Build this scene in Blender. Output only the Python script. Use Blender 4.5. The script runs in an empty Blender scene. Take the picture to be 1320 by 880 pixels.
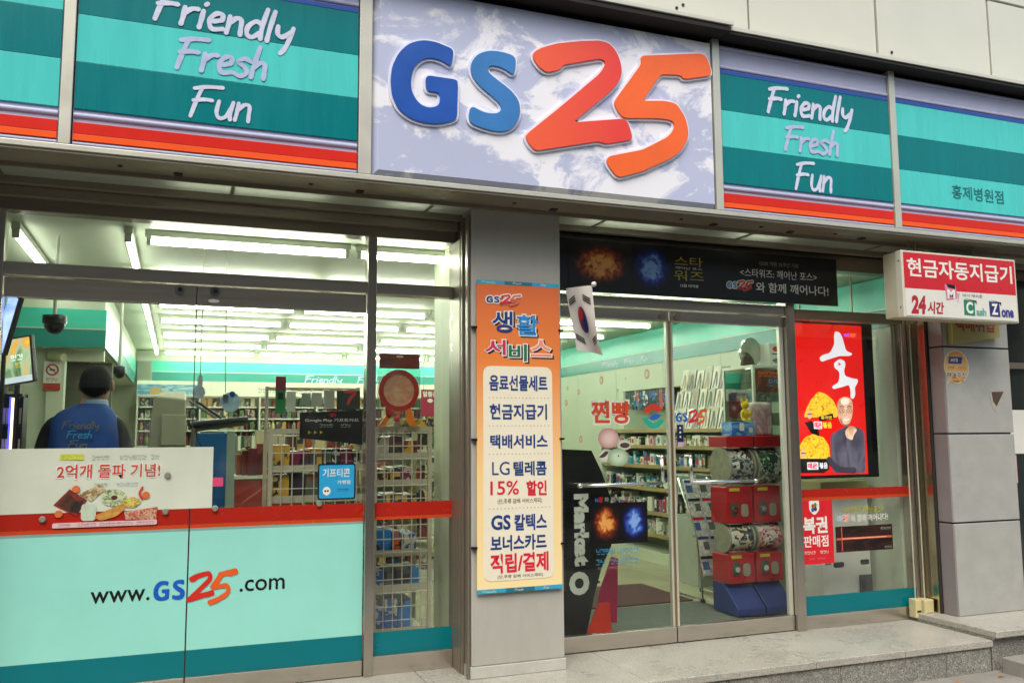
import bpy, bmesh, math, random
from mathutils import Matrix, Vector
from mathutils.geometry import tessellate_polygon

# ---------------------------------------------------------------- scene, camera, sky, sun, exposure
scene = bpy.context.scene
COL = scene.collection
random.seed(7)

cam_data = bpy.data.cameras.new('camera')
cam_data.sensor_width = 36.0
cam_data.lens = 36.0 * 1122.2 / 1320.0
cam_data.shift_y = -1.7 / 1320.0
cam_data.clip_start = 0.05
cam_data.clip_end = 600.0
cam = bpy.data.objects.new('camera', cam_data)
COL.objects.link(cam)
_yaw, _pitch, _roll = 0.36552385, 0.10811723, -0.00616365
_f = Vector((math.sin(_yaw) * math.cos(_pitch), math.cos(_yaw) * math.cos(_pitch), math.sin(_pitch)))
_r = Vector((math.cos(_yaw), -math.sin(_yaw), 0))
_u = _r.cross(_f)
_R = _r * math.cos(_roll) + _u * math.sin(_roll)
_U = -_r * math.sin(_roll) + _u * math.cos(_roll)
cam.matrix_world = Matrix(((_R.x, _U.x, -_f.x, 0), (_R.y, _U.y, -_f.y, -5.1), (_R.z, _U.z, -_f.z, 1.356), (0, 0, 0, 1)))
scene.camera = cam

world = bpy.data.worlds.new('World')
scene.world = world
world.use_nodes = True
_wn = world.node_tree.nodes
_bg = _wn['Background']
_sky = _wn.new('ShaderNodeTexSky')
_sky.sky_type = 'NISHITA'
_sky.sun_disc = False
_sky.sun_elevation = math.radians(56)
_sky.sun_rotation = math.radians(205)
_sky.air_density = 1.6
_sky.dust_density = 4.0
_sky.ozone_density = 0.6
world.node_tree.links.new(_sky.outputs[0], _bg.inputs[0])
_bg.inputs[1].default_value = 0.13

sun_data = bpy.data.lights.new('sun', 'SUN')
sun_data.energy = 1.3
sun_data.angle = math.radians(40)
sun_data.color = (1.0, 0.97, 0.92)
sun = bpy.data.objects.new('sun', sun_data)
COL.objects.link(sun)
sun.rotation_euler = (math.radians(34), 0, math.radians(-25))

scene.view_settings.view_transform = 'Standard'
scene.view_settings.look = 'None'
scene.view_settings.gamma = 1.0
scene.view_settings.exposure = 0.80
scene.render.engine = 'CYCLES'
cy = scene.cycles
cy.use_denoising = True
cy.max_bounces = 10
cy.diffuse_bounces = 4
cy.glossy_bounces = 4
cy.transparent_max_bounces = 24
cy.caustics_reflective = False
cy.caustics_refractive = False
cy.sample_clamp_indirect = 6.0

# ---------------------------------------------------------------- helpers: colour, materials
def lin(h):
    h = h.lstrip('#')
    o = []
    for i in (0, 2, 4):
        c = int(h[i:i + 2], 16) / 255.0
        o.append(c / 12.92 if c <= 0.04045 else ((c + 0.055) / 1.055) ** 2.4)
    return tuple(o)

MATS = {}
def M(name, col, rough=0.5, metal=0.0, var=0.10, vs=6.0, bump=0.0, bs=80.0, spec=0.5, coat=0.0, emit=0.0, rv=0.12, dirt=0.0, stretch=None):
    """procedural principled material with a two-scale colour variation, roughness variation and optional bump/grime"""
    if name in MATS:
        return MATS[name]
    m = bpy.data.materials.new(name)
    m.use_nodes = True
    nt = m.node_tree
    N, L = nt.nodes, nt.links
    b = N['Principled BSDF']
    tc = N.new('ShaderNodeTexCoord')
    vec = tc.outputs['Object']
    if stretch:
        mp = N.new('ShaderNodeMapping')
        mp.inputs['Scale'].default_value = stretch
        L.new(vec, mp.inputs['Vector'])
        vec = mp.outputs['Vector']
    c = lin(col) if isinstance(col, str) else col
    n1 = N.new('ShaderNodeTexNoise')
    n1.inputs['Scale'].default_value = vs
    n1.inputs['Detail'].default_value = 6
    n1.inputs['Roughness'].default_value = 0.62
    L.new(vec, n1.inputs['Vector'])
    mr = N.new('ShaderNodeMapRange')
    mr.inputs['From Min'].default_value = 0.3
    mr.inputs['From Max'].default_value = 0.7
    mr.inputs['To Min'].default_value = 1 - var
    mr.inputs['To Max'].default_value = 1 + var * 0.7
    L.new(n1.outputs['Fac'], mr.inputs['Value'])
    mul = N.new('ShaderNodeVectorMath')
    mul.operation = 'SCALE'
    mul.inputs[0].default_value = c
    L.new(mr.outputs[0], mul.inputs['Scale'])
    out = mul.outputs[0]
    if dirt > 0:
        n2 = N.new('ShaderNodeTexNoise')
        n2.inputs['Scale'].default_value = vs * 0.35
        n2.inputs['Detail'].default_value = 9
        n2.inputs['Roughness'].default_value = 0.75
        L.new(vec, n2.inputs['Vector'])
        r2 = N.new('ShaderNodeMapRange')
        r2.inputs['From Min'].default_value = 0.52
        r2.inputs['From Max'].default_value = 0.75
        r2.inputs['To Max'].default_value = dirt
        L.new(n2.outputs['Fac'], r2.inputs['Value'])
        mx = N.new('ShaderNodeMix')
        mx.data_type = 'RGBA'
        L.new(r2.outputs[0], mx.inputs['Factor'])
        L.new(out, mx.inputs['A'])
        mx.inputs['B'].default_value = (*[x * 0.35 + 0.02 for x in c], 1)
        out = mx.outputs['Result']
    L.new(out, b.inputs['Base Color'])
    b.inputs['Metallic'].default_value = metal
    b.inputs['Specular IOR Level'].default_value = spec
    b.inputs['Coat Weight'].default_value = coat
    rr = N.new('ShaderNodeMapRange')
    rr.inputs['To Min'].default_value = max(0.02, rough - rv)
    rr.inputs['To Max'].default_value = min(1.0, rough + rv)
    L.new(n1.outputs['Fac'], rr.inputs['Value'])
    L.new(rr.outputs[0], b.inputs['Roughness'])
    if bump > 0:
        n3 = N.new('ShaderNodeTexNoise')
        n3.inputs['Scale'].default_value = bs
        n3.inputs['Detail'].default_value = 4
        L.new(vec, n3.inputs['Vector'])
        bp = N.new('ShaderNodeBump')
        bp.inputs['Strength'].default_value = bump
        bp.inputs['Distance'].default_value = 0.01
        L.new(n3.outputs['Fac'], bp.inputs['Height'])
        L.new(bp.outputs[0], b.inputs['Normal'])
    if emit > 0:
        L.new(out, b.inputs['Emission Color'])
        b.inputs['Emission Strength'].default_value = emit
    MATS[name] = m
    return m

def glass_mat(name, tint=(0.93, 0.97, 0.95), refl=0.05, haze=0.0):
    """window pane: transparent body with an angle-dependent mirror on its surface"""
    if name in MATS:
        return MATS[name]
    m = bpy.data.materials.new(name)
    m.use_nodes = True
    N, L = m.node_tree.nodes, m.node_tree.links
    N.remove(N['Principled BSDF'])
    out = N['Material Output']
    tr = N.new('ShaderNodeBsdfTransparent')
    tr.inputs[0].default_value = (*tint, 1)
    gl = N.new('ShaderNodeBsdfGlossy')
    gl.inputs['Roughness'].default_value = 0.015
    lw = N.new('ShaderNodeLayerWeight')
    lw.inputs['Blend'].default_value = 0.5
    pw = N.new('ShaderNodeMath'); pw.operation = 'POWER'; pw.inputs[1].default_value = 4.0
    L.new(lw.outputs['Facing'], pw.inputs[0])
    ma = N.new('ShaderNodeMath'); ma.operation = 'MULTIPLY_ADD'
    ma.inputs[1].default_value = 0.8; ma.inputs[2].default_value = refl
    L.new(pw.outputs[0], ma.inputs[0])
    mx = N.new('ShaderNodeMixShader')
    L.new(ma.outputs[0], mx.inputs[0]); L.new(tr.outputs[0], mx.inputs[1]); L.new(gl.outputs[0], mx.inputs[2])
    last = mx
    if haze > 0:
        df = N.new('ShaderNodeBsdfDiffuse')
        df.inputs[0].default_value = (0.6, 0.62, 0.58, 1)
        nz = N.new('ShaderNodeTexNoise'); nz.inputs['Scale'].default_value = 3.0; nz.inputs['Detail'].default_value = 8
        tc = N.new('ShaderNodeTexCoord'); L.new(tc.outputs['Object'], nz.inputs['Vector'])
        mr = N.new('ShaderNodeMapRange'); mr.inputs['From Min'].default_value = 0.52; mr.inputs['From Max'].default_value = 0.78
        mr.inputs['To Max'].default_value = haze
        L.new(nz.outputs['Fac'], mr.inputs['Value'])
        m2 = N.new('ShaderNodeMixShader')
        L.new(mr.outputs[0], m2.inputs[0]); L.new(mx.outputs[0], m2.inputs[1]); L.new(df.outputs[0], m2.inputs[2])
        last = m2
    L.new(last.outputs[0], out.inputs['Surface'])
    MATS[name] = m
    return m

def steel_mat(name, col, rough=0.28, stretch=(1, 1, 9), var=0.06):
    m = M(name, col, rough=rough, metal=1.0, var=var, vs=3.0, stretch=stretch, rv=0.06)
    return m

def noise_art(name, cols, scale=9.0, dist=1.5, rough=0.4, emit=0.0, stretch=None):
    """printed picture without readable subject: a colour ramp over distorted noise"""
    if name in MATS:
        return MATS[name]
    m = bpy.data.materials.new(name); m.use_nodes = True
    N, L = m.node_tree.nodes, m.node_tree.links
    b = N['Principled BSDF']; b.inputs['Roughness'].default_value = rough
    tc = N.new('ShaderNodeTexCoord'); nz = N.new('ShaderNodeTexNoise')
    nz.inputs['Scale'].default_value = scale; nz.inputs['Detail'].default_value = 5; nz.inputs['Distortion'].default_value = dist
    vec = tc.outputs['Object']
    if stretch:
        mp = N.new('ShaderNodeMapping'); mp.inputs['Scale'].default_value = stretch
        L.new(vec, mp.inputs['Vector']); vec = mp.outputs['Vector']
    L.new(vec, nz.inputs['Vector'])
    cr = N.new('ShaderNodeValToRGB')
    el = cr.color_ramp.elements
    while len(el) < len(cols):
        el.new(0.5)
    for i, c in enumerate(cols):
        el[i].position = 0.30 + 0.42 * i / max(1, len(cols) - 1)
        el[i].color = (*lin(c), 1)
    L.new(nz.outputs['Fac'], cr.inputs[0]); L.new(cr.outputs[0], b.inputs['Base Color'])
    if emit:
        L.new(cr.outputs[0], b.inputs['Emission Color']); b.inputs['Emission Strength'].default_value = emit
    MATS[name] = m
    return m

def granite_mat(name, col, dark, light, rough=0.45, scale=260.0):
    if name in MATS:
        return MATS[name]
    m = bpy.data.materials.new(name); m.use_nodes = True
    N, L = m.node_tree.nodes, m.node_tree.links
    b = N['Principled BSDF']
    tc = N.new('ShaderNodeTexCoord')
    vo = N.new('ShaderNodeTexVoronoi'); vo.inputs['Scale'].default_value = scale
    L.new(tc.outputs['Object'], vo.inputs['Vector'])
    sp = N.new('ShaderNodeSeparateColor'); L.new(vo.outputs['Color'], sp.inputs[0])
    cr = N.new('ShaderNodeValToRGB'); el = cr.color_ramp.elements
    el[0].position = 0.0; el[0].color = (*lin(dark), 1)
    el[1].position = 1.0; el[1].color = (*lin(light), 1)
    e = el.new(0.35); e.color = (*lin(col), 1)
    e = el.new(0.75); e.color = (*lin(col), 1)
    L.new(sp.outputs[0], cr.inputs[0])
    nz = N.new('ShaderNodeTexNoise'); nz.inputs['Scale'].default_value = 2.2; nz.inputs['Detail'].default_value = 9; nz.inputs['Roughness'].default_value = 0.7
    L.new(tc.outputs['Object'], nz.inputs['Vector'])
    mr = N.new('ShaderNodeMapRange'); mr.inputs['From Min'].default_value = 0.3; mr.inputs['From Max'].default_value = 0.7
    mr.inputs['To Min'].default_value = 0.80; mr.inputs['To Max'].default_value = 1.12
    L.new(nz.outputs['Fac'], mr.inputs['Value'])
    mu = N.new('ShaderNodeVectorMath'); mu.operation = 'SCALE'
    L.new(cr.outputs[0], mu.inputs[0]); L.new(mr.outputs[0], mu.inputs['Scale'])
    L.new(mu.outputs[0], b.inputs['Base Color'])
    r2 = N.new('ShaderNodeMapRange'); r2.inputs['To Min'].default_value = rough - 0.2; r2.inputs['To Max'].default_value = rough + 0.2
    L.new(nz.outputs['Fac'], r2.inputs['Value']); L.new(r2.outputs[0], b.inputs['Roughness'])
    MATS[name] = m
    return m

def peel_mat(name, base, patch, scale=2.6):
    """lavender plastic whose print has flaked off in white ragged patches"""
    m = bpy.data.materials.new(name); m.use_nodes = True
    N, L = m.node_tree.nodes, m.node_tree.links
    b = N['Principled BSDF']; b.inputs['Roughness'].default_value = 0.32
    tc = N.new('ShaderNodeTexCoord')
    mp = N.new('ShaderNodeMapping'); mp.inputs['Scale'].default_value = (0.75, 1, 1.25); mp.inputs['Location'].default_value = (1.37, 0.0, 0.42)
    L.new(tc.outputs['Object'], mp.inputs['Vector'])
    n1 = N.new('ShaderNodeTexNoise'); n1.inputs['Scale'].default_value = scale; n1.inputs['Detail'].default_value = 11
    n1.inputs['Roughness'].default_value = 0.66; n1.inputs['Distortion'].default_value = 0.5
    L.new(mp.outputs[0], n1.inputs['Vector'])
    cr = N.new('ShaderNodeValToRGB'); cr.color_ramp.elements[0].position = 0.485; cr.color_ramp.elements[1].position = 0.545
    L.new(n1.outputs['Fac'], cr.inputs[0])
    n2 = N.new('ShaderNodeTexNoise'); n2.inputs['Scale'].default_value = 1.3; n2.inputs['Detail'].default_value = 4
    L.new(tc.outputs['Object'], n2.inputs['Vector'])
    mr = N.new('ShaderNodeMapRange'); mr.inputs['To Min'].default_value = 0.85; mr.inputs['To Max'].default_value = 1.12
    L.new(n2.outputs['Fac'], mr.inputs['Value'])
    sc = N.new('ShaderNodeVectorMath'); sc.operation = 'SCALE'; sc.inputs[0].default_value = lin(base)
    L.new(mr.outputs[0], sc.inputs['Scale'])
    mx = N.new('ShaderNodeMix'); mx.data_type = 'RGBA'
    L.new(cr.outputs[0], mx.inputs['Factor']); L.new(sc.outputs[0], mx.inputs['A']); mx.inputs['B'].default_value = (*lin(patch), 1)
    L.new(mx.outputs['Result'], b.inputs['Base Color'])
    return m

# ---------------------------------------------------------------- helpers: objects
ORG = {}
def tag(o, label=None, cat=None, group=None, kind=None):
    if label: o['label'] = label
    if cat: o['category'] = cat
    if group: o['group'] = group
    if kind: o['kind'] = kind
    return o

def thing(name, loc, label, cat, group=None):
    o = bpy.data.objects.new(name, None)
    COL.objects.link(o)
    o.empty_display_size = 0.1
    o.location = loc
    ORG[o] = Vector(loc)
    return tag(o, label, cat, group)

class MB:
    def __init__(s):
        s.v, s.f, s.m = [], [], []
    def add(s, vs, fs, m=0):
        n = len(s.v)
        s.v += [Vector(p) for p in vs]
        for f in fs:
            s.f.append([i + n for i in f]); s.m.append(m)
        return s
    def box(s, x0, x1, y0, y1, z0, z1, m=0):
        return s.add([(x0, y0, z0), (x1, y0, z0), (x1, y1, z0), (x0, y1, z0), (x0, y0, z1), (x1, y0, z1), (x1, y1, z1), (x0, y1, z1)],
                     [(3, 2, 1, 0), (4, 5, 6, 7), (0, 1, 5, 4), (1, 2, 6, 5), (2, 3, 7, 6), (3, 0, 4, 7)], m)
    def cyl(s, p0, p1, r0, r1=None, seg=12, m=0, caps=True):
        p0, p1 = Vector(p0), Vector(p1)
        r1 = r0 if r1 is None else r1
        d = (p1 - p0).normalized()
        a = d.orthogonal().normalized(); b = d.cross(a)
        vs = []
        for p, r in ((p0, r0), (p1, r1)):
            for i in range(seg):
                t = 2 * math.pi * i / seg
                vs.append(p + a * (r * math.cos(t)) + b * (r * math.sin(t)))
        fs = [(i, (i + 1) % seg, seg + (i + 1) % seg, seg + i) for i in range(seg)]
        if caps:
            fs += [tuple(range(seg - 1, -1, -1)), tuple(range(seg, 2 * seg))]
        return s.add(vs, fs, m)
    def tube(s, pts, r, seg=8, m=0):
        for a, b in zip(pts[:-1], pts[1:]):
            s.cyl(a, b, r, seg=seg, m=m)
        for p in pts[1:-1]:
            s.ell(p, (r, r, r), seg=seg, rings=5, m=m)
        return s
    def ell(s, c, r, seg=16, rings=10, m=0, t0=0.0, t1=1.0):
        c = Vector(c); vs = []; fs = []
        for j in range(rings + 1):
            th = math.pi * (t0 + (t1 - t0) * j / rings)
            for i in range(seg):
                ph = 2 * math.pi * i / seg
                vs.append(c + Vector((r[0] * math.sin(th) * math.cos(ph), r[1] * math.sin(th) * math.sin(ph), r[2] * math.cos(th))))
        for j in range(rings):
            for i in range(seg):
                a, b_ = j * seg + i, j * seg + (i + 1) % seg
                fs.append((a, a + seg, b_ + seg, b_))
        return s.add(vs, fs, m)
    def lathe(s, c, prof, seg=16, m=0):
        c = Vector(c); vs = []; fs = []
        for r, z in prof:
            for i in range(seg):
                ph = 2 * math.pi * i / seg
                vs.append(c + Vector((r * math.cos(ph), r * math.sin(ph), z)))
        for j in range(len(prof) - 1):
            for i in range(seg):
                a, b_ = j * seg + i, j * seg + (i + 1) % seg
                fs.append((a, b_, b_ + seg, a + seg))
        return s.add(vs, fs, m)
    def prism(s, poly, y0, y1, m=0, ms=None):
        """outline (x,z) extruded from its front y0 to its back y1"""
        a = sum(p[0] * q[1] - q[0] * p[1] for p, q in zip(poly, poly[1:] + poly[:1]))
        if a < 0: poly = poly[::-1]
        n = len(poly)
        tris = tessellate_polygon([[Vector((p[0], p[1], 0)) for p in poly]])
        vs = [(p[0], y0, p[1]) for p in poly] + [(p[0], y1, p[1]) for p in poly]
        ff = []
        for t in tris:
            i, j, k = t
            pa, pb, pc = poly[i], poly[j], poly[k]
            if (pb[0] - pa[0]) * (pc[1] - pa[1]) - (pb[1] - pa[1]) * (pc[0] - pa[0]) < 0:
                i, k = k, i
            ff.append((i, j, k))
        base = len(s.v)
        s.add(vs, ff, m)
        s.add([], [], m)
        for t in ff:
            s.f.append([base + n + i for i in t[::-1]]); s.m.append(m)
        for i in range(n):
            j = (i + 1) % n
            s.f.append([base + j, base + i, base + n + i, base + n + j]); s.m.append(m if ms is None else ms)
        return s
    def stroke(s, pts, w, y, m=0, taper=0.15):
        """flat pen stroke on the plane y"""
        pts = catmull(pts, 5) if len(pts) > 2 else pts
        n = len(pts); L = []; R_ = []
        for i, p in enumerate(pts):
            a = pts[max(0, i - 1)]; b = pts[min(n - 1, i + 1)]
            dx, dz = b[0] - a[0], b[1] - a[1]; l = math.hypot(dx, dz) or 1
            h = w * 0.5 * (1 - taper * (0.5 + 0.5 * math.cos(i * 0.9)))
            L.append((p[0] - dz / l * h, y, p[1] + dx / l * h)); R_.append((p[0] + dz / l * h, y, p[1] - dx / l * h))
        s.add(L + R_, [(n + i, n + i + 1, i + 1, i) for i in range(n - 1)], m)
        for e, q in ((pts[0], pts[1]), (pts[-1], pts[-2])):
            dx, dz = e[0] - q[0], e[1] - q[1]; l = math.hypot(dx, dz) or 1
            t0 = math.atan2(dz, dx)
            h = w * 0.5 * (1 - taper)
            ring = [(e[0] + h * math.cos(t0 + k * math.pi / 6), y, e[1] + h * math.sin(t0 + k * math.pi / 6)) for k in range(-3, 4)]
            s.add(ring, [tuple(range(7))], m)
        return s
    def build(s, name, mat, parent=None, xf=None, bevel=0.0, smooth=False, label=None):
        vs = [xf @ p for p in s.v] if xf is not None else s.v
        if parent is not None:
            o0 = ORG[parent]
        else:
            xs = [p.x for p in vs]; ys = [p.y for p in vs]; zs = [p.z for p in vs]
            o0 = Vector(((min(xs) + max(xs)) / 2, (min(ys) + max(ys)) / 2, min(zs)))
        me = bpy.data.meshes.new(name)
        me.from_pydata([p - o0 for p in vs], [], s.f)
        mats = mat if isinstance(mat, (list, tuple)) else [mat]
        for q in mats: me.materials.append(q)
        if len(mats) > 1:
            me.polygons.foreach_set('material_index', s.m)
        if bevel > 0:
            bm = bmesh.new(); bm.from_mesh(me)
            bmesh.ops.bevel(bm, geom=list(bm.edges), offset=bevel, segments=2, affect='EDGES', profile=0.5)
            bm.to_mesh(me); bm.free()
        if smooth:
            me.polygons.foreach_set('use_smooth', [True] * len(me.polygons))
        me.update()
        o = bpy.data.objects.new(name, me)
        COL.objects.link(o)
        if parent is None:
            o.location = o0
        else:
            o.parent = parent
        ORG[o] = o0
        if label: o['label'] = label
        return o

def box(name, b, mat, parent=None, bevel=0.0, xf=None, label=None):
    return MB().box(*b).build(name, mat, parent, xf=xf, bevel=bevel, label=label)

def copy_tree(o, loc, label=None, group=None):
    """copy of a thing with its parts and sub-parts at a new place"""
    def rec(src, par):
        c = src.copy(); COL.objects.link(c); c.parent = par
        for ch in src.children: rec(ch, c)
        return c
    c = rec(o, None)
    c.location = loc; ORG[c] = Vector(loc)
    if label: c['label'] = label
    if group: c['group'] = group
    return c

def catmull(p, n):
    o = []
    q = [p[0]] + list(p) + [p[-1]]
    for i in range(1, len(q) - 2):
        for k in range(n):
            t = k / n
            o.append(tuple(0.5 * ((2 * q[i][d]) + (-q[i - 1][d] + q[i + 1][d]) * t + (2 * q[i - 1][d] - 5 * q[i][d] + 4 * q[i + 1][d] - q[i + 2][d]) * t * t + (-q[i - 1][d] + 3 * q[i][d] - 3 * q[i + 1][d] + q[i + 2][d]) * t ** 3) for d in range(2)))
    o.append(tuple(p[-1]))
    return o

def rounded(poly, r, n=4):
    o = []
    for i, p in enumerate(poly):
        a = poly[i - 1]; b = poly[(i + 1) % len(poly)]
        la = math.hypot(a[0] - p[0], a[1] - p[1]); lb = math.hypot(b[0] - p[0], b[1] - p[1])
        ta = min(r, la * 0.48) / la; tb = min(r, lb * 0.48) / lb
        A = (p[0] + (a[0] - p[0]) * ta, p[1] + (a[1] - p[1]) * ta); B = (p[0] + (b[0] - p[0]) * tb, p[1] + (b[1] - p[1]) * tb)
        for k in range(n + 1):
            t = k / n
            o.append(((1 - t) ** 2 * A[0] + 2 * t * (1 - t) * p[0] + t * t * B[0], (1 - t) ** 2 * A[1] + 2 * t * (1 - t) * p[1] + t * t * B[1]))
    return o

def grow(poly, d):
    a = sum(p[0] * q[1] - q[0] * p[1] for p, q in zip(poly, poly[1:] + poly[:1]))
    sgn = 1 if a > 0 else -1
    o = []; n = len(poly)
    for i in range(n):
        a_, b_ = poly[i - 1], poly[(i + 1) % n]
        dx, dz = b_[0] - a_[0], b_[1] - a_[1]; l = math.hypot(dx, dz) or 1
        o.append((poly[i][0] + sgn * dz / l * d, poly[i][1] - sgn * dx / l * d))
    return o

def circle(cx, cz, rx, rz=None, n=24):
    rz = rz or rx
    return [(cx + rx * math.cos(2 * math.pi * i / n), cz + rz * math.sin(2 * math.pi * i / n)) for i in range(n)]

def rrect(x0, x1, z0, z1, r):
    return rounded([(x0, z0), (x1, z0), (x1, z1), (x0, z1)], r)

TQ = []
def text(s, x0, x1, z0, z1, y, mat, parent, bold=0.0, shear=0.0, spacing=1.0, xf=None, name='lettering', rot=0):
    """printed or cut lettering fitted into the rectangle x0..x1, z0..z1 on the plane y (facing -y); built by flush_text()"""
    TQ.append((s, x0, x1, z0, z1, y, mat, parent, bold, shear, spacing, xf, name, rot))

def flush_text():
    tmp = {}
    for q in TQ:
        k = (q[0], q[8], q[9], q[10])
        if k not in tmp:
            c = bpy.data.curves.new('t', 'FONT')
            c.body, c.offset, c.shear, c.space_character = k
            c.size = 1.0
            c.resolution_u = 3
            tmp[k] = bpy.data.objects.new('t', c)
            COL.objects.link(tmp[k])
    dg = bpy.context.evaluated_depsgraph_get()
    geo = {}
    for k, o in tmp.items():
        me = bpy.data.meshes.new_from_object(o.evaluated_get(dg))
        geo[k] = ([tuple(v.co) for v in me.vertices], [tuple(p.vertices) for p in me.polygons])
        bpy.data.meshes.remove(me)
    for o in tmp.values():
        c = o.data; bpy.data.objects.remove(o); bpy.data.curves.remove(c)
    for (s, x0, x1, z0, z1, y, mat, parent, bold, shear, spacing, xf, name, rot) in TQ:
        vs, fs = geo[(s, bold, shear, spacing)]
        if rot: vs = [(v[1], -v[0], v[2]) for v in vs]
        ax, bx = min(v[0] for v in vs), max(v[0] for v in vs); az, bz = min(v[1] for v in vs), max(v[1] for v in vs)
        mb = MB()
        mb.add([(x0 + (v[0] - ax) / (bx - ax) * (x1 - x0), y, z0 + (v[1] - az) / (bz - az) * (z1 - z0)) for v in vs], fs)
        mb.build(name, mat, parent, xf=xf)

def greek(x0, x1, z0, z1, y, mat, parent, seed=1, xf=None):
    """a printed caption too small to read: a row of tiny ink strokes"""
    r = random.Random(seed); h = z1 - z0; x = x0; mb = MB(); t = h * .12
    n = max(2, int((x1 - x0) / (h * .98))); w = (x1 - x0) / n
    for i in range(n):
        if n > 5 and r.random() < .14: continue
        a, b = x0 + i * w + w * .06, x0 + (i + 1) * w - w * .08
        def bar(u0, u1, v0, v1): mb.box(a + (b - a) * u0, a + (b - a) * u1, y, y + .0003, z0 + h * v0, z0 + h * v1)
        k = r.randrange(4)
        bar(.86, 1, .35, 1)
        if k == 0: bar(0, .62, .86, 1); bar(.48, .62, .45, .859); bar(.05, .9, 0, .13)
        elif k == 1: bar(0, .6, .88, 1); bar(0, .6, .45, .58); bar(0, .14, .581, .879); bar(.46, .6, .581, .879); bar(.1, .8, 0, .14)
        elif k == 2: bar(.05, .19, .45, 1); bar(.191, .62, .45, .58); bar(.3, .9, .02, .15)
        else: bar(0, .62, .62, .76); bar(.24, .38, .761, 1); bar(.62, .859, .62, .72); bar(.2, .34, 0, .3); bar(.341, .9, 0, .12)
    return mb.build('lettering', mat, parent, xf=xf)

def block_art(name, cols, scale=14.0, rough=.3, emit=0.0):
    """packaging print: square cells of flat colour over a fine speckle"""
    if name in MATS: return MATS[name]
    m = bpy.data.materials.new(name); m.use_nodes = True
    N, L = m.node_tree.nodes, m.node_tree.links
    b = N['Principled BSDF']; b.inputs['Roughness'].default_value = rough
    tc = N.new('ShaderNodeTexCoord'); oi = N.new('ShaderNodeObjectInfo')
    ad = N.new('ShaderNodeVectorMath'); ad.operation = 'MULTIPLY_ADD'; ad.inputs[1].default_value = (1, 1, 1)
    L.new(tc.outputs['Object'], ad.inputs[0])
    sc = N.new('ShaderNodeVectorMath'); sc.operation = 'SCALE'; sc.inputs[0].default_value = (3.7, 9.1, 5.3); L.new(oi.outputs['Random'], sc.inputs['Scale'])
    L.new(sc.outputs[0], ad.inputs[2])
    vo = N.new('ShaderNodeTexVoronoi'); vo.distance = 'CHEBYCHEV'; vo.inputs['Scale'].default_value = scale; vo.inputs['Randomness'].default_value = .8
    L.new(ad.outputs[0], vo.inputs['Vector'])
    v2 = N.new('ShaderNodeTexVoronoi'); v2.distance = 'CHEBYCHEV'; v2.inputs['Scale'].default_value = scale * 3.2; L.new(ad.outputs[0], v2.inputs['Vector'])
    s1 = N.new('ShaderNodeSeparateColor'); L.new(vo.outputs['Color'], s1.inputs[0])
    s2 = N.new('ShaderNodeSeparateColor'); L.new(v2.outputs['Color'], s2.inputs[0])
    mx = N.new('ShaderNodeMath'); mx.operation = 'MULTIPLY_ADD'; mx.inputs[1].default_value = .16
    L.new(s2.outputs[0], mx.inputs[0])
    m3 = N.new('ShaderNodeMath'); m3.operation = 'MULTIPLY'; m3.inputs[1].default_value = .86
    L.new(s1.outputs[0], m3.inputs[0]); L.new(m3.outputs[0], mx.inputs[2])
    cr = N.new('ShaderNodeValToRGB'); cr.color_ramp.interpolation = 'CONSTANT'; el = cr.color_ramp.elements
    while len(el) < len(cols): el.new(.5)
    for i, c in enumerate(cols): el[i].position = i / len(cols); el[i].color = (*lin(c), 1)
    L.new(mx.outputs[0], cr.inputs[0]); L.new(cr.outputs[0], b.inputs['Base Color'])
    MATS[name] = m
    return m

def glow_art(name, cols, scale=6.0):
    """printed glow: bright distorted cloud that falls off to black at the edges of its sheet"""
    m = bpy.data.materials.new(name); m.use_nodes = True
    N, L = m.node_tree.nodes, m.node_tree.links
    b = N['Principled BSDF']; b.inputs['Roughness'].default_value = .35
    tc = N.new('ShaderNodeTexCoord')
    mp = N.new('ShaderNodeMapping'); mp.inputs['Location'].default_value = (-.92, 0, -.92); mp.inputs['Scale'].default_value = (1.84, 0, 1.84)
    L.new(tc.outputs['Generated'], mp.inputs['Vector'])
    gr = N.new('ShaderNodeTexGradient'); gr.gradient_type = 'SPHERICAL'; L.new(mp.outputs[0], gr.inputs['Vector'])
    nz = N.new('ShaderNodeTexNoise'); nz.inputs['Scale'].default_value = scale; nz.inputs['Detail'].default_value = 7; nz.inputs['Distortion'].default_value = .8
    L.new(tc.outputs['Object'], nz.inputs['Vector'])
    mu = N.new('ShaderNodeMath'); mu.operation = 'MULTIPLY'; L.new(gr.outputs['Fac'], mu.inputs[0]); L.new(nz.outputs['Fac'], mu.inputs[1])
    cr = N.new('ShaderNodeValToRGB'); el = cr.color_ramp.elements
    while len(el) < len(cols): el.new(.5)
    for i, c in enumerate(cols): el[i].position = .02 + .34 * i / (len(cols) - 1); el[i].color = (*lin(c), 1)
    L.new(mu.outputs[0], cr.inputs[0]); L.new(cr.outputs[0], b.inputs['Base Color'])
    MATS[name] = m
    return m

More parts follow.
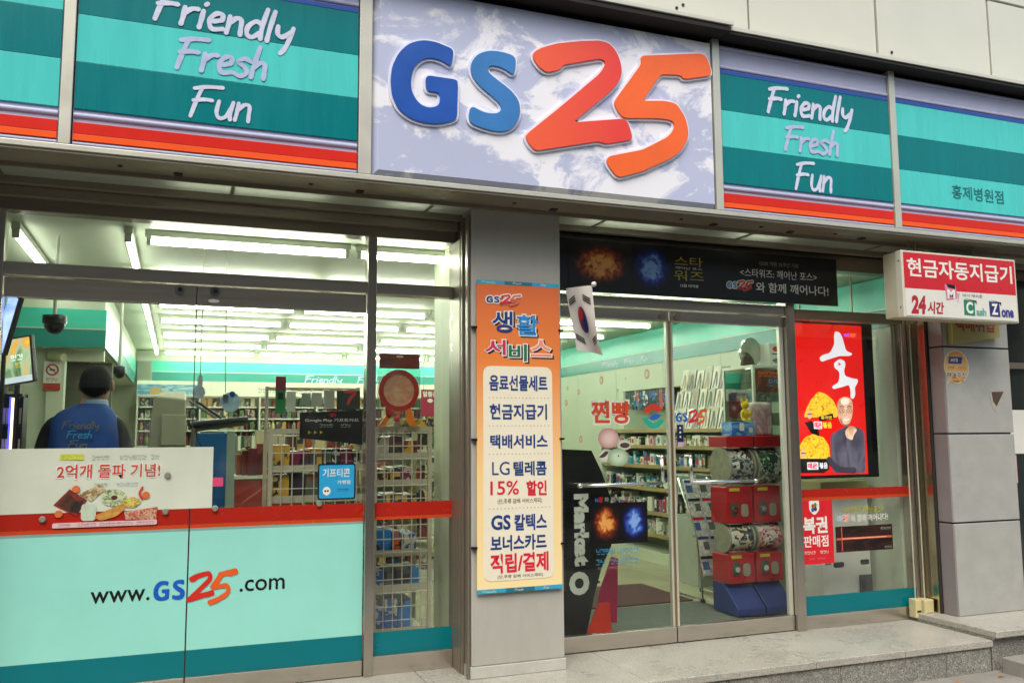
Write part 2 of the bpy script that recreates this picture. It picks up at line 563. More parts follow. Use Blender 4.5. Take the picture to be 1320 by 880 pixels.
STROKES = {
 'F': (.60, [[(.06,0),(.11,.5),(.18,.95)], [(.0,.88),(.3,.97),(.66,1.0)], [(.04,.5),(.28,.56),(.48,.56)]]),
 'r': (.40, [[(.05,.55),(.06,.25),(.05,0)], [(.06,.33),(.2,.52),(.36,.55)]]),
 'i': (.22, [[(.08,.55),(.08,.25),(.07,0)], [(.10,.76),(.13,.80)]]),
 'e': (.44, [[(.08,.28),(.20,.30),(.34,.36)], [(.34,.38),(.31,.53),(.18,.55),(.07,.40),(.06,.2),(.16,.03),(.40,.08)]]),
 'n': (.46, [[(.05,.55),(.06,.25),(.05,0)], [(.06,.3),(.2,.52),(.33,.48),(.36,.2),(.38,0)]]),
 'd': (.50, [[(.38,.45),(.22,.55),(.06,.35),(.07,.1),(.2,.02),(.37,.2)], [(.43,1.0),(.39,.45),(.41,0)]]),
 'l': (.22, [[(.11,1.0),(.08,.5),(.07,0)]]),
 'y': (.48, [[(.04,.55),(.07,.3),(.2,.22),(.38,.42)], [(.42,.56),(.37,.1),(.31,-.18),(.24,-.32)]]),
 's': (.40, [[(.36,.5),(.2,.57),(.07,.45),(.25,.28),(.32,.12),(.18,.0),(.03,.06)]]),
 'h': (.46, [[(.11,1.0),(.07,.5),(.05,0)], [(.06,.3),(.2,.5),(.33,.45),(.36,.2),(.37,0)]]),
 'u': (.48, [[(.05,.55),(.05,.2),(.15,.02),(.3,.1),(.38,.4)], [(.40,.56),(.38,.25),(.41,0)]]),
}
def hand(s, x0, x1, z0, h, y, mat, parent, w=0.16, slant=0.16, xf=None, rise=0.0):
    """brush handwriting; z0 is the baseline, h the cap height"""
    tot = sum(STROKES[c][0] for c in s); k = (x1 - x0) / (tot + slant)
    mb = MB(); cx = 0; n = 0
    for c in s:
        adv, ss = STROKES[c]
        for st in ss:
            pts = [(x0 + (cx + px_ + slant * pz) * k, z0 + pz * h + rise * cx * k) for px_, pz in st]
            mb.stroke(pts, w * h, y - 0.0004 * (n % 5)); n += 1
        cx += adv
    return mb.build('lettering', mat, parent, xf=xf)

L2 = [(1.836,3.536),(1.886,3.575),(1.994,3.621),(2.141,3.658),(2.272,3.683),(2.338,3.676),(2.384,3.63),(2.411,3.563),(2.416,3.502),(2.39,3.445),(2.341,3.385),(2.088,3.162),(2.423,3.226),(2.451,3.207),(2.478,3.123),(2.468,3.104),(2.297,3.058),(2.26,3.071),(1.854,2.968),(1.819,2.994),(1.79,3.041),(1.802,3.062),(1.989,3.226),(2.268,3.48),(2.307,3.538),(2.303,3.564),(2.27,3.572),(2.029,3.497),(2.014,3.469),(1.929,3.436),(1.885,3.458),(1.85,3.496)]
L5 = [(2.544,3.631),(2.972,3.712),(3.013,3.7),(3.047,3.613),(3.036,3.578),(2.843,3.528),(2.824,3.552),(2.683,3.537),(2.551,3.352),(2.709,3.373),(2.788,3.366),(2.846,3.292),(2.868,3.205),(2.858,3.15),(2.809,3.073),(2.738,3.02),(2.54,2.92),(2.378,2.865),(2.332,2.907),(2.299,2.955),(2.315,2.986),(2.544,3.051),(2.722,3.152),(2.767,3.202),(2.769,3.247),(2.735,3.26),(2.646,3.258),(2.423,3.23),(2.386,3.26),(2.359,3.309),(2.369,3.336),(2.553,3.584)]
LG = [(1.368,3.488),(1.257,3.515),(1.184,3.512),(1.112,3.481),(1.058,3.424),(1.022,3.346),(1.012,3.265),(1.021,3.178),(1.06,3.104),(1.123,3.065),(1.195,3.05),(1.283,3.053),(1.385,3.09),(1.391,3.303),(1.38,3.317),(1.206,3.317),(1.21,3.228),(1.29,3.232),(1.287,3.158),(1.226,3.134),(1.17,3.151),(1.13,3.209),(1.122,3.272),(1.137,3.347),(1.177,3.398),(1.233,3.423),(1.306,3.413),(1.352,3.382)]
LS = [(1.739,3.504),(1.641,3.519),(1.564,3.511),(1.496,3.475),(1.463,3.412),(1.471,3.355),(1.513,3.304),(1.605,3.242),(1.648,3.206),(1.644,3.172),(1.614,3.152),(1.538,3.15),(1.463,3.185),(1.451,3.085),(1.537,3.06),(1.622,3.051),(1.69,3.065),(1.742,3.118),(1.763,3.188),(1.751,3.253),(1.7,3.305),(1.597,3.365),(1.564,3.394),(1.569,3.42),(1.606,3.434),(1.675,3.419),(1.726,3.387)]
LOGO = [rounded(LG, .03), rounded(LS, .04), rounded(L2, .03), rounded(L5, .03)]

def logo(x0, x1, z0, z1, y, mats, parent, rim=None, depth=0.0006, which=(0, 1, 2, 3), rimw=0.02, xf=None):
    """the shop's own G S 2 5 lettering fitted into a rectangle, one part per letter"""
    al = [p for i in which for p in LOGO[i]]
    ax, bx = min(p[0] for p in al), max(p[0] for p in al); az, bz = min(p[1] for p in al), max(p[1] for p in al)
    kx, kz = (x1 - x0) / (bx - ax), (z1 - z0) / (bz - az)
    for i in which:
        pl = [(x0 + (p[0] - ax) * kx, z0 + (p[1] - az) * kz) for p in LOGO[i]]
        lift = 0.0007 * (i % 4)
        o = MB().prism(pl, y - depth - lift, y - lift).build('letter', mats[i], parent, xf=xf)
        if rim is not None:
            MB().prism(grow(pl, rimw), y - depth * 0.55 - lift + 0.0003, y + 0.0002 * i).build('letter_rim', rim, o, xf=xf)

ORD = ['first', 'second', 'third', 'fourth', 'fifth', 'sixth', 'seventh', 'eighth', 'ninth', 'tenth', 'eleventh', 'twelfth', 'thirteenth', 'fourteenth', 'fifteenth', 'sixteenth', 'seventeenth', 'eighteenth', 'nineteenth', 'twentieth']
ORD += ['twenty-' + o for o in ORD[:9]] + ['thirtieth'] + ['thirty-' + o for o in ORD[:9]]

# ================================================================= materials shared by the place
STEEL = M('brushed_steel', '#b9b2a6', .22, metal=.9, var=.09, vs=3, stretch=(14, 14, .35), rv=.06)
STEELH = M('brushed_steel_across', '#c4bcae', .22, metal=.86, var=.09, vs=3, stretch=(.35, 14, 14), rv=.06)
STEELD = M('dull_steel', '#8a7f70', .36, metal=.55, var=.06, vs=3, stretch=(.5, 6, 3))
CHROME = steel_mat('polished_steel', '#d8d8d4', 0.12)
WHITE = M('white_paint', '#d6d6cf', 0.45, var=0.05)
LAV = M('lavender_plastic', '#adb1cc', 0.30, spec=0.22, var=0.07, vs=2.5, dirt=0.12)
TEAL = M('dark_teal_plastic', '#00767a', 0.28, spec=0.22, var=0.08, vs=2.0, stretch=(5, 1, .6), dirt=.10)
MINT = M('mint_plastic', '#4cc6c0', 0.28, spec=0.22, var=0.08, vs=2.0, stretch=(5, 1, .6), dirt=.08)
RED = M('red_plastic', '#cf2a1f', 0.30, spec=0.22, var=0.07, vs=2.0)
ORANGE = M('orange_plastic', '#ee5a26', 0.30, spec=0.22, var=0.07, vs=2.0)
BLUE = M('blue_plastic', '#1747a0', 0.30, var=0.05)
LETTERING = M('lavender_vinyl', '#c9cfe4', 0.25, var=0.12, vs=14)
LETTERDIM = M('faded_lavender_vinyl', '#abb9d8', 0.3, var=0.12, vs=14)
GREYPANEL = M('grey_enamel', '#a8a79d', 0.36, var=0.08, vs=2.5, dirt=0.22, stretch=(2, 2, .7))
BLACK = M('black_print', '#0f0f11', 0.35, var=0.05)
PAPER = M('white_paper', '#dfe0d6', 0.55, var=0.04)
GLASS = glass_mat('window_glass', tint=(0.96, 0.98, 0.96), refl=0.062, haze=0.05)
GLASSD = glass_mat('door_glass', tint=(0.95, 0.98, 0.95), refl=0.024, haze=0.03)
NAVY = M('navy_print', '#1c3a78', 0.4, var=0.05)
CRIMSON = M('crimson_print', '#d0203c', 0.4, var=0.05)

# ================================================================= the setting outside
PAVE = M('worn_concrete', '#86827a', 0.85, var=0.22, vs=5, bump=0.25, bs=60, dirt=0.45)
ASPH = M('asphalt', '#3c3c3e', 0.9, var=0.2, vs=30, bump=0.3, bs=200)
GRAN = granite_mat('pale_granite', '#a6a397', '#716f66', '#cbc9bf', 0.30, 300)
GRAND = granite_mat('dark_granite', '#83837a', '#4c4c47', '#b5b5aa', 0.5, 170)
tag(box('ground', (-150, 150, -240, 150, -0.60, -0.35), ASPH), kind='structure')
tag(box('road', (-60, 60, -12.0, -4.2, -0.34, -0.325), ASPH), kind='structure')
tag(box('pavement', (-60, 60, -4.2, -0.70, -0.34, -0.20), PAVE), kind='structure')
tag(box('opposite_pavement', (-60, 60, -15.0, -12.0, -0.34, -0.20), PAVE), kind='structure')

step = MB().box(-3.0, 5.035, -0.69, 0.07, -0.34, -0.045).build('granite_step', GRAND)
tag(step, kind='structure')
xs = [-3.0, -2.09, -0.95, 0.19, 1.33, 2.47, 3.61, 4.30, 5.04]
for a, b in zip(xs[:-1], xs[1:]):
    box('tread_slab', (a + 0.002, b - 0.002, -0.722 + random.uniform(-.002, .002), 0.0, -0.043, random.uniform(-.0015, 0)), GRAN, step, bevel=0.004)
xs = [-3.0, -2.2, -1.3, -0.4, 0.5, 1.4, 2.3, 3.0, 3.8, 4.643, 5.03]
for a, b in zip(xs[:-1], xs[1:]):
    box('riser_slab', (a + 0.002, b - 0.002, -0.708, -0.692, -0.34, -0.046), GRAND, step, bevel=0.002)
ledge = MB().box(5.045, 8.0, -0.66, 0.07, -0.34, -0.0).build('granite_ledge', GRAND)
tag(ledge, kind='structure')
for a, b in ((5.05, 5.95), (5.955, 6.9), (6.905, 8.0)):
    box('coping_slab', (a, b, -0.745, -0.0, 0.012, 0.055), GRAN, ledge, bevel=0.005)
    box('bedding_slab', (a, b, -0.725, -0.0, 0.0005, 0.0115), GRAND, ledge)
    box('riser_slab', (a, b, -0.70, -0.662, -0.34, -0.0005), GRAND, ledge, bevel=0.002)
kb = MB()
kb.add([(5.06, -0.76, -0.22), (8, -0.76, -0.22), (8, -1.5, -0.22), (5.14, -1.5, -0.22), (5.06, -0.76, -0.10), (8, -0.76, -0.07), (8, -1.5, -0.12), (5.14, -1.5, -0.14)],
       [(0, 1, 2, 3), (7, 6, 5, 4), (0, 4, 5, 1), (1, 5, 6, 2), (2, 6, 7, 3), (3, 7, 4, 0)])
tag(kb.build('kerb_ramp', PAVE, bevel=0.008), 'low worn concrete ramp block on the pavement at the bottom right corner', 'ramp')

# fallen leaves on the pavement by the ramp
LEAF = M('dry_leaf', '#b5722a', 0.7, var=0.4, vs=40)
lb = [(4.93, -0.83, 'dry orange leaf lying nearest the corner of the granite step'), (5.06, -1.0, 'dry orange leaf lying right beside the concrete ramp'), (4.62, -0.86, 'dry orange leaf lying on the pavement left of the other two')]
for i, (lx, ly, lab) in enumerate(lb):
    s = 0.035; a = i * 1.3
    pts = [(0, 0, 0), (s, .4 * s, .3 * s), (1.9 * s, 0, .1 * s), (s, -.4 * s, .35 * s)]
    mb = MB(); rot = Matrix.Translation((lx, ly, -0.199)) @ Matrix.Rotation(a, 4, 'Z')
    mb.add(pts, [(0, 3, 1), (1, 3, 2)])
    tag(mb.build('fallen_leaf', LEAF, xf=rot), lab, 'leaf', 'fallen leaves on the pavement')

# buildings across the street (seen only as reflections in steel and glass)
OPW = M('opposite_wall', '#8a8072', 0.8, var=0.15, vs=1.0)
OPG = M('opposite_window_glass', '#20262b', 0.15, var=0.1)
for i, (x0, x1, h) in enumerate(((-26, -9, 8.5), (-8.6, 7.5, 10.5), (8, 26, 7.5))):
    t = thing('opposite_building', ((x0 + x1) / 2, -17, -0.2), ['low brown block across the street, leftmost in the reflection', 'tall brown block across the street straight behind the viewer', 'lowest brown block across the street, rightmost in the reflection'][i], 'building', 'buildings across the street')
    box('wall', (x0, x1, -22, -15.2, -0.2, h), OPW, t)
    for fl in range(int(h // 3)):
        for k in range(int((x1 - x0) // 2.6)):
            xx = x0 + 0.7 + k * 2.6
            box('window', (xx, xx + 1.6, -15.19, -15.12, 0.8 + fl * 3, 2.4 + fl * 3), OPG, t)

# dark saloon parked at the kerb behind the viewer, reflected in the window
car = thing('parked_car', (2.0, -7.4, -0.325), 'dark saloon car with bright window trim parked at the kerb, reflected in the window', 'car')
CARP = M('dark_car_paint', '#16181c', .18, var=.1, coat=.6); CARG = M('car_glass', '#0b0d10', .05)
low = [(-.35, .02), (-.42, .25), (-.30, .52), (.75, .66), (3.2, .70), (4.05, .62), (4.12, .30), (4.05, .02)]
def carpt(x, s, z, inset): return (x, -7.4 + s * (.86 - inset), -0.325 + .17 + z)
for nm, prof, ins, m_ in (('body', low, 0.0, CARP), ('cabin', [(.80, .64), (1.45, 1.08), (1.95, 1.17), (2.55, 1.14), (3.25, .69)], .12, CARG)):
    mb = MB(); n = len(prof)
    mb.add([carpt(x, 1, z, ins + (.14 if nm == 'cabin' and z > .9 else 0)) for x, z in prof] + [carpt(x, -1, z, ins + (.14 if nm == 'cabin' and z > .9 else 0)) for x, z in prof],
           [tuple(range(n)), tuple(range(2 * n - 1, n - 1, -1))] + [(i, n + i, n + (i + 1) % n, (i + 1) % n) for i in range(n)])
    mb.build(nm, m_, car, bevel=.02)
mb = MB(); mb.add([carpt(x, s, z, .24) for s in (1, -1) for x, z in ((1.42, 1.075), (1.95, 1.175), (2.58, 1.145))] + [carpt(x, s, z + .02, .24) for s in (1, -1) for x, z in ((1.42, 1.075), (1.95, 1.175), (2.58, 1.145))], [(0, 1, 4, 3), (1, 2, 5, 4), (9, 10, 7, 6), (10, 11, 8, 7), (0, 6, 7, 1), (1, 7, 8, 2), (3, 4, 10, 9), (4, 5, 11, 10), (0, 3, 9, 6), (2, 8, 11, 5)])
mb.build('roof', CARP, car)
MB().tube([carpt(x, 1, z, ins_) for x, z, ins_ in ((.80, .67, .10), (1.42, 1.085, .23), (1.95, 1.18, .23), (2.58, 1.15, .23), (3.24, .72, .10))], .022, seg=6).build('window_trim', CHROME, car)
for x in (.48, 3.2):
    for s in (1, -1):
        w_ = MB().cyl((x, -7.4 + s * .70, -0.325 + .31), (x, -7.4 + s * .875, -0.325 + .31), .31, seg=24).build('wheel', M('tyre', '#141414', .8), car)
        MB().cyl((x, -7.4 + s * .8755, -0.325 + .31), (x, -7.4 + s * .885, -0.325 + .31), .20, seg=20).build('rim', CHROME, w_)
for s in (1, -1):
    MB().ell(carpt(-.38, s, .42, .22), (.05, .14, .06), seg=10, rings=6).build('headlight', M('lamp_glass', '#c8ccd0', .1), car, smooth=True)

# ================================================================= the building that holds the shop
bld = thing('building', (2.0, 0, -0.2), 'pale clad building with panelled upper storey above the shop signs', 'building')
CLAD = M('cream_cladding', '#c6c7ba', 0.38, var=0.05, vs=1.2, dirt=0.12)
DARKGAP = M('dark_joint', '#2a2722', 0.8, var=0.1)
box('core', (-3.2, 8.0, -0.30, 8.5, 2.82, 7.2), DARKGAP, bld)
xs = [-3.2, -2.055, -0.93, 0.195, 1.32, 2.45, 3.575, 4.703, 5.83, 6.955, 8.0]
zs = [3.70, 4.735, 5.75, 7.2]
for j in range(3):
    for a, b in zip(xs[:-1], xs[1:]):
        dy = random.uniform(-.004, .004)
        box('cladding_panel', (a + 0.010, b - 0.010, -0.35 + dy, -0.301, zs[j] + 0.010, zs[j + 1] - 0.010), CLAD, bld, bevel=0.003)
for (x, z) in ((4.83, 4.14), (3.0, 4.16), (3.05, 4.19)):
    MB().cyl((x, -0.358, z), (x, -0.34, z), 0.011, seg=10).build('anchor_hole', DARKGAP, bld)
MB().box(4.70, 4.80, -0.50, -0.355, 3.915, 3.95).box(4.78, 4.80, -0.5, -0.42, 3.95, 3.99).build('rusty_bracket', M('rust', '#5a3a26', 0.9, var=0.4, vs=30), bld)
FRONTW = M('front_wall_render', '#9b9a92', 0.6, var=0.1)
box('front_wall', (-3.2, -1.0, -0.25, 0.1, 0.0, 2.79), FRONTW, bld)
box('side_wall', (-3.2, -1.95, 0.11, 8.5, 0.0, 2.79), FRONTW, bld)
box('rear_wall', (-1.9, 8.0, 8.3, 8.5, 0.0, 2.79), FRONTW, bld)
box('party_wall', (5.22, 5.8, 0.12, 8.29, 0.0, 2.79), FRONTW, bld)

# ---- canopy box that carries the signs
can = thing('sign_canopy', (2.0, -0.4, 2.68), 'long metal canopy box carrying the shop signs, pale soffit underneath', 'canopy')
ALU = M('pale_aluminium', '#c4c4b6', 0.40, metal=0.35, var=0.06, dirt=0.12)
SOFF = M('soffit_enamel', '#b9c4ae', 0.22, var=0.10, vs=1.6, dirt=0.18)
DKT = M('tarnished_steel', '#8a8272', .38, metal=.3, var=.12, vs=3, stretch=(.3, 2, 2), dirt=.2)
box('bottom_rail', (-3.2, 7.5, -0.634, -0.545, 2.703, 2.731), ALU, can, bevel=0.003)
box('underside_tray', (-3.2, 7.5, -0.625, -0.40, 2.690, 2.7025), DKT, can)
box('tray_lip', (-3.2, 7.5, -0.398, -0.385, 2.668, 2.72), DKT, can)
DIFF = bpy.data.materials.new('soffit_diffuser'); DIFF.use_nodes = True
_n, _l = DIFF.node_tree.nodes, DIFF.node_tree.links
_p = _n['Principled BSDF']; _p.inputs['Base Color'].default_value = (.66, .70, .62, 1); _p.inputs['Roughness'].default_value = .25
_t = _n.new('ShaderNodeBsdfTranslucent'); _t.inputs[0].default_value = (.80, .83, .76, 1)
_x = _n.new('ShaderNodeMixShader'); _x.inputs[0].default_value = .6
_l.new(_p.outputs[0], _x.inputs[1]); _l.new(_t.outputs[0], _x.inputs[2]); _l.new(_x.outputs[0], _n['Material Output'].inputs['Surface'])
SLAMP = bpy.data.materials.new('soffit_tube'); SLAMP.use_nodes = True
_b2 = SLAMP.node_tree.nodes['Principled BSDF']; _b2.inputs['Emission Color'].default_value = (.95, 1, .86, 1); _b2.inputs['Emission Strength'].default_value = 4.0
xs = [-2.4, -0.88, 0.237, 1.346, 2.460, 3.568, 4.68, 5.8, 7.5]
for a, b in zip(xs[:-1], xs[1:]):
    box('soffit_panel', (a + 0.010, b - 0.010, -0.383, -0.135, 2.690 + random.uniform(-.002, .002), 2.697), DIFF, can)
    box('soffit_joint', (b - 0.0095, b + 0.0095, -0.383, -0.135, 2.684, 2.70), DKT, can)
for a, b in ((-.05, .72), (1.10, 1.36), (2.34, 2.95), (3.45, 3.85)):
    MB().cyl((a, -.26, 2.765), (b, -.26, 2.765), .013, seg=8).build('lamp_tube', SLAMP, can)
box('lamp_tray', (-3.2, 7.5, -0.384, -0.10, 2.80, 2.815), DKT, can)
box('lamp_tray_side', (-3.2, 7.5, -0.400, -0.3845, 2.722, 2.8155), WHITE, can)
box('lamp_tray_side', (-3.2, 7.5, -0.134, -0.118, 2.732, 2.7995), WHITE, can)
box('soffit_backing', (-3.2, 7.5, -0.115, -0.01, 2.735, 2.79), DARKGAP, can)
box('rear_trim', (-3.2, 7.5, -0.132, -0.085, 2.655, 2.73), DKT, can, bevel=0.002)
box('back_board', (-3.2, 7.5, -0.50, -0.36, 2.80, 3.84), DARKGAP, can)
for x in (-0.546, 0.880, 3.102, 4.530, 5.955):
    box('divider_post', (x - (0.034 if x == 0.880 else 0.026), x + (0.034 if x == 0.880 else 0.026), -0.634, -0.51, 2.7315, 3.84), ALU, can, bevel=0.003)
cm = MB()
cm.add([(3.13, -0.73, 3.862), (7.5, -0.73, 3.872), (7.5, -0.36, 3.90), (3.13, -0.36, 3.90), (3.13, -0.73, 3.892), (7.5, -0.73, 3.902), (7.5, -0.36, 3.95), (3.13, -0.36, 3.95)],
       [(3, 2, 1, 0), (4, 5, 6, 7), (0, 1, 5, 4), (1, 2, 6, 5), (2, 3, 7, 6), (3, 0, 4, 7)])
cm.build('cap_flashing', CLAD, can, bevel=0.003)
cm = MB()
cm.add([(-3.2, -0.76, 3.875), (3.155, -0.76, 3.880), (3.155, -0.365, 3.91), (-3.2, -0.365, 3.91), (-3.2, -0.76, 3.902), (3.155, -0.76, 3.907), (3.155, -0.365, 3.965), (-3.2, -0.365, 3.965)],
       [(3, 2, 1, 0), (4, 5, 6, 7), (0, 1, 5, 4), (1, 2, 6, 5), (2, 3, 7, 6), (3, 0, 4, 7)])
cm.build('cap_flashing', CLAD, can, bevel=0.003)
SHADE_SEAL = M('shaded_black_sealant', '#1b1916', 0.8, var=.2)  # dark sealant plus the shade under the cap, both put into this colour
box('shaded_sealed_underside', (3.14, 7.5, -0.722, -0.37, 3.843, 3.8575), SHADE_SEAL, can)
box('shaded_sealed_underside', (-3.2, 3.139, -0.75, -0.37, 3.845, 3.8705), SHADE_SEAL, can)
for x in (-0.31, 1.78, 0.62, 3.5, 2.9, 4.1):
    MB().cyl((x, -0.5, 2.684), (x, -0.5, 2.692), 0.012, seg=8).build('screw', DARKGAP, can)
    MB().box(x + .25, x + .29, -0.47, -0.43, 2.682, 2.691).build('clip', DARKGAP, can)

# ---- sign panels
def sign_panel(x0, x1, label, rows):
    t = thing('shop_sign', ((x0 + x1) / 2, -0.60, 2.735), label, 'sign', 'sign panels along the canopy')
    box('face', (x0, x1, -0.612, -0.505, 2.734, 3.815), LAV, t, bevel=0.006)
    for a, b, m in rows:
        box('stripe', (x0 + 0.004, x1 - 0.004, -0.622, -0.609, a + 0.0006, b - 0.0006), m, t, bevel=0.0015)
    for z, r in ((2.882, 0.014), (2.744, 0.009), (3.668, 0.012), (3.80, 0.012)):
        mb = MB()
        mb.cyl((x0 + 0.004, -0.611, z), (x1 - 0.004, -0.611, z), r, seg=14)
        mb.build('moulded_bead', LAV, t, smooth=False)
    return t
A3 = [(2.757, 2.790, ORANGE), (2.790, 2.848, RED), (3.622, 3.648, BLUE)]
dark_rows = A3 + [(2.912, 3.145, TEAL), (3.145, 3.384, MINT), (3.384, 3.622, TEAL)]
light_rows = A3 + [(2.912, 3.150, MINT), (3.150, 3.390, TEAL), (3.390, 3.622, MINT)]
sg = sign_panel(-1.93, -0.575, 'plain teal and mint striped sign panel at the left edge of the canopy', light_rows)
sg = sign_panel(-0.516, 0.844, 'teal striped sign panel lettered Friendly Fresh Fun, left of the big lavender sign', dark_rows)
hand('Friendly', -0.185, 0.525, 3.415, 0.165, -0.6255, LETTERING, sg, rise=-.055)
hand('Fresh', -0.075, 0.400, 3.180, 0.165, -0.6255, LETTERDIM, sg, rise=.0)
hand('Fun', -0.004, 0.330, 2.940, 0.165, -0.6255, LETTERING, sg, rise=.02, w=0.13)
sg = sign_panel(3.133, 4.503, 'teal striped sign panel lettered Friendly Fresh Fun, right of the big lavender sign', dark_rows)
hand('Friendly', 3.480, 4.205, 3.415, 0.175, -0.6255, LETTERING, sg, rise=.005)
hand('Fresh', 3.605, 4.080, 3.180, 0.165, -0.6255, LETTERDIM, sg, rise=.012)
hand('Fun', 3.675, 4.015, 2.925, 0.185, -0.6255, LETTERING, sg, rise=.02, w=0.13)
sg = sign_panel(4.557, 5.928, 'mint striped sign panel with small Korean branch name at the right end', light_rows)
text('홍제병원점', 5.035, 5.530, 2.990, 3.088, -0.6245, M('sea_green_print', '#0d6a70', 0.4), sg, bold=0.008)

big = thing('shop_sign', (2.0, -0.6, 2.73), 'big weathered lavender sign with raised blue and orange GS25 letters', 'sign', 'sign panels along the canopy')
PEEL = peel_mat('peeling_lavender_plastic', '#b4bbd6', '#e6e7ee')
mb = MB()
X0, X1, Z0, Z1 = 0.918, 3.070, 2.733, 3.815
i_, zi = 0.035, 0.032
mb.add([(X0, -0.598, Z0), (X1, -0.598, Z0), (X1, -0.598, Z1), (X0, -0.598, Z1), (X0 + i_, -0.632, Z0 + zi), (X1 - i_ * .3, -0.632, Z0 + zi), (X1 - i_ * .3, -0.632, Z1 - zi * .4), (X0 + i_, -0.632, Z1 - zi * .4),
        (X0, -0.505, Z0), (X1, -0.505, Z0), (X1, -0.505, Z1), (X0, -0.505, Z1)],
       [(4, 5, 6, 7), (0, 1, 5, 4), (1, 2, 6, 5), (2, 3, 7, 6), (3, 0, 4, 7), (0, 8, 9, 1), (1, 9, 10, 2), (2, 10, 11, 3), (3, 11, 8, 0), (11, 10, 9, 8)])
mb.build('face', PEEL, big)
RIM = M('pale_moulded_rim', '#dfe2f0', 0.3, var=0.05)
LM = [M('letter_blue', '#124fa8', 0.33, var=0.14, vs=5, dirt=0.2), M('letter_light_blue', '#3377b8', 0.33, var=0.12, vs=5, dirt=0.15), None, M('letter_orange', '#ee6420', 0.33, var=0.08, vs=4, dirt=0.12)]
def two_tone(name, c0, c1, rough=0.33):
    m = bpy.data.materials.new(name); m.use_nodes = True
    N, L = m.node_tree.nodes, m.node_tree.links
    b = N['Principled BSDF']; b.inputs['Roughness'].default_value = rough
    tc = N.new('ShaderNodeTexCoord'); sp = N.new('ShaderNodeSeparateXYZ'); L.new(tc.outputs['Generated'], sp.inputs[0])
    nz = N.new('ShaderNodeTexNoise'); nz.inputs['Scale'].default_value = 5; L.new(tc.outputs['Object'], nz.inputs['Vector'])
    ad = N.new('ShaderNodeMath'); ad.operation = 'MULTIPLY_ADD'; ad.inputs[1].default_value = 0.2
    L.new(nz.outputs['Fac'], ad.inputs[0]); L.new(sp.outputs['X'], ad.inputs[2])
    cr = N.new('ShaderNodeValToRGB'); cr.color_ramp.elements[0].color = (*lin(c0), 1); cr.color_ramp.elements[1].color = (*lin(c1), 1)
    cr.color_ramp.elements[0].position = .2
    L.new(ad.outputs[0], cr.inputs[0]); L.new(cr.outputs[0], b.inputs['Base Color'])
    MATS[name] = m
    return m
LM[2] = two_tone('letter_red', '#ea5a34', '#e03a30')
logo(1.012, 3.047, 2.865, 3.712, -0.6315, LM, big, rim=RIM, depth=0.022, rimw=0.013)

# ---- middle pillar
pil = thing('pillar', (1.86, -0.1, 0), 'grey enamelled pillar between the left window and the entrance doors', 'pillar')
box('shaft', (1.580, 2.152, -0.308, 0.12, 0.065, 2.69), GREYPANEL, pil, bevel=0.006)
box('skirting', (1.574, 2.158, -0.316, 0.12, 0.0, 0.064), M('pale_skirting', '#b5b5ac', 0.4, var=0.10, dirt=.35), pil, bevel=0.003)
box('steel_lining', (1.5725, 1.5795, -0.27, -0.005, 0.066, 2.66), STEEL, pil)
box('lining_trim', (1.560, 1.5722, -0.195, -0.165, 0.0, 2.655), STEELD, pil, bevel=0.002)
box('lining_trim', (1.560, 1.5722, -0.300, -0.262, 0.0, 2.655), STEELD, pil, bevel=0.002)
box('inner_column', (1.60, 2.13, 0.121, 0.55, 0.0, 2.56), M('cream_paint', '#c2c8ae', 0.5, var=0.05), pil, bevel=0.004)

# ---- vertical banner on the pillar
ban = thing('vertical_banner', (1.87, -0.325, 0.463), 'tall orange and cream service banner hanging on the grey pillar', 'banner')
def ramp_mat(name, stops, rough=0.4):
    m = bpy.data.materials.new(name); m.use_nodes = True
    N, L = m.node_tree.nodes, m.node_tree.links
    b = N['Principled BSDF']; b.inputs['Roughness'].default_value = rough
    tc = N.new('ShaderNodeTexCoord'); sp = N.new('ShaderNodeSeparateXYZ'); L.new(tc.outputs['Generated'], sp.inputs[0])
    cr = N.new('ShaderNodeValToRGB'); el = cr.color_ramp.elements
    while len(el) < len(stops): el.new(0.5)
    for i, (p, c) in enumerate(stops): el[i].position = p; el[i].color = (*lin(c), 1)
    L.new(sp.outputs['Z'], cr.inputs[0]); L.new(cr.outputs[0], b.inputs['Base Color'])
    MATS[name] = m
    return m
BANM = ramp_mat('banner_print', [(0, '#eed9a0'), (0.35, '#ecc98a'), (0.75, '#df7f3c'), (1, '#d2693a')])
box('cloth', (1.606, 2.131, -0.330, -0.324, 0.487, 2.238), BANM, ban)
CREAM = M('cream_print', '#e2dcc4', 0.45, var=0.03)
y = -0.332
MB().prism(rrect(1.645, 2.080, 0.53, 1.755, 0.05), y, -0.3302).build('text_panel', CREAM, ban)
CY_ = M('cyan_print', '#2d9dc0', 0.4); TL_ = M('deep_teal_print', '#1d6d84', 0.4)
for z0, z1 in ((0.464, 0.4865), (2.2385, 2.26)):
    for k, m in enumerate((CY_, TL_, CY_)):
        box('edge_strip', (1.606 + k * 0.175, 1.606 + (k + 1) * 0.175 - 0.0005, -0.3305, -0.3242, z0, z1), m, ban)
    hand('Friendly', 1.635, 1.725, z0 + 0.005, 0.012, -0.3312, WHITE, ban)
    hand('Fresh', 1.83, 1.89, z0 + 0.005, 0.012, -0.3312, WHITE, ban)
    hand('Fun', 2.01, 2.05, z0 + 0.005, 0.012, -0.3312, WHITE, ban)
logo(1.665, 1.885, 2.112, 2.183, y, [NAVY, NAVY, CRIMSON, M('salmon_print', '#e06a4a', 0.4)], ban, rim=PAPER, rimw=0.006, depth=0.0015)
GREENP = M('green_print', '#1e6b4a', 0.4); MAG = M('magenta_print', '#c8285a', 0.4); SAL = M('pink_print', '#e58a70', 0.4); LBL = M('light_blue_print', '#2f86c8', 0.4)
SHADOWP = M('black_outline_print', '#20202c', 0.4)
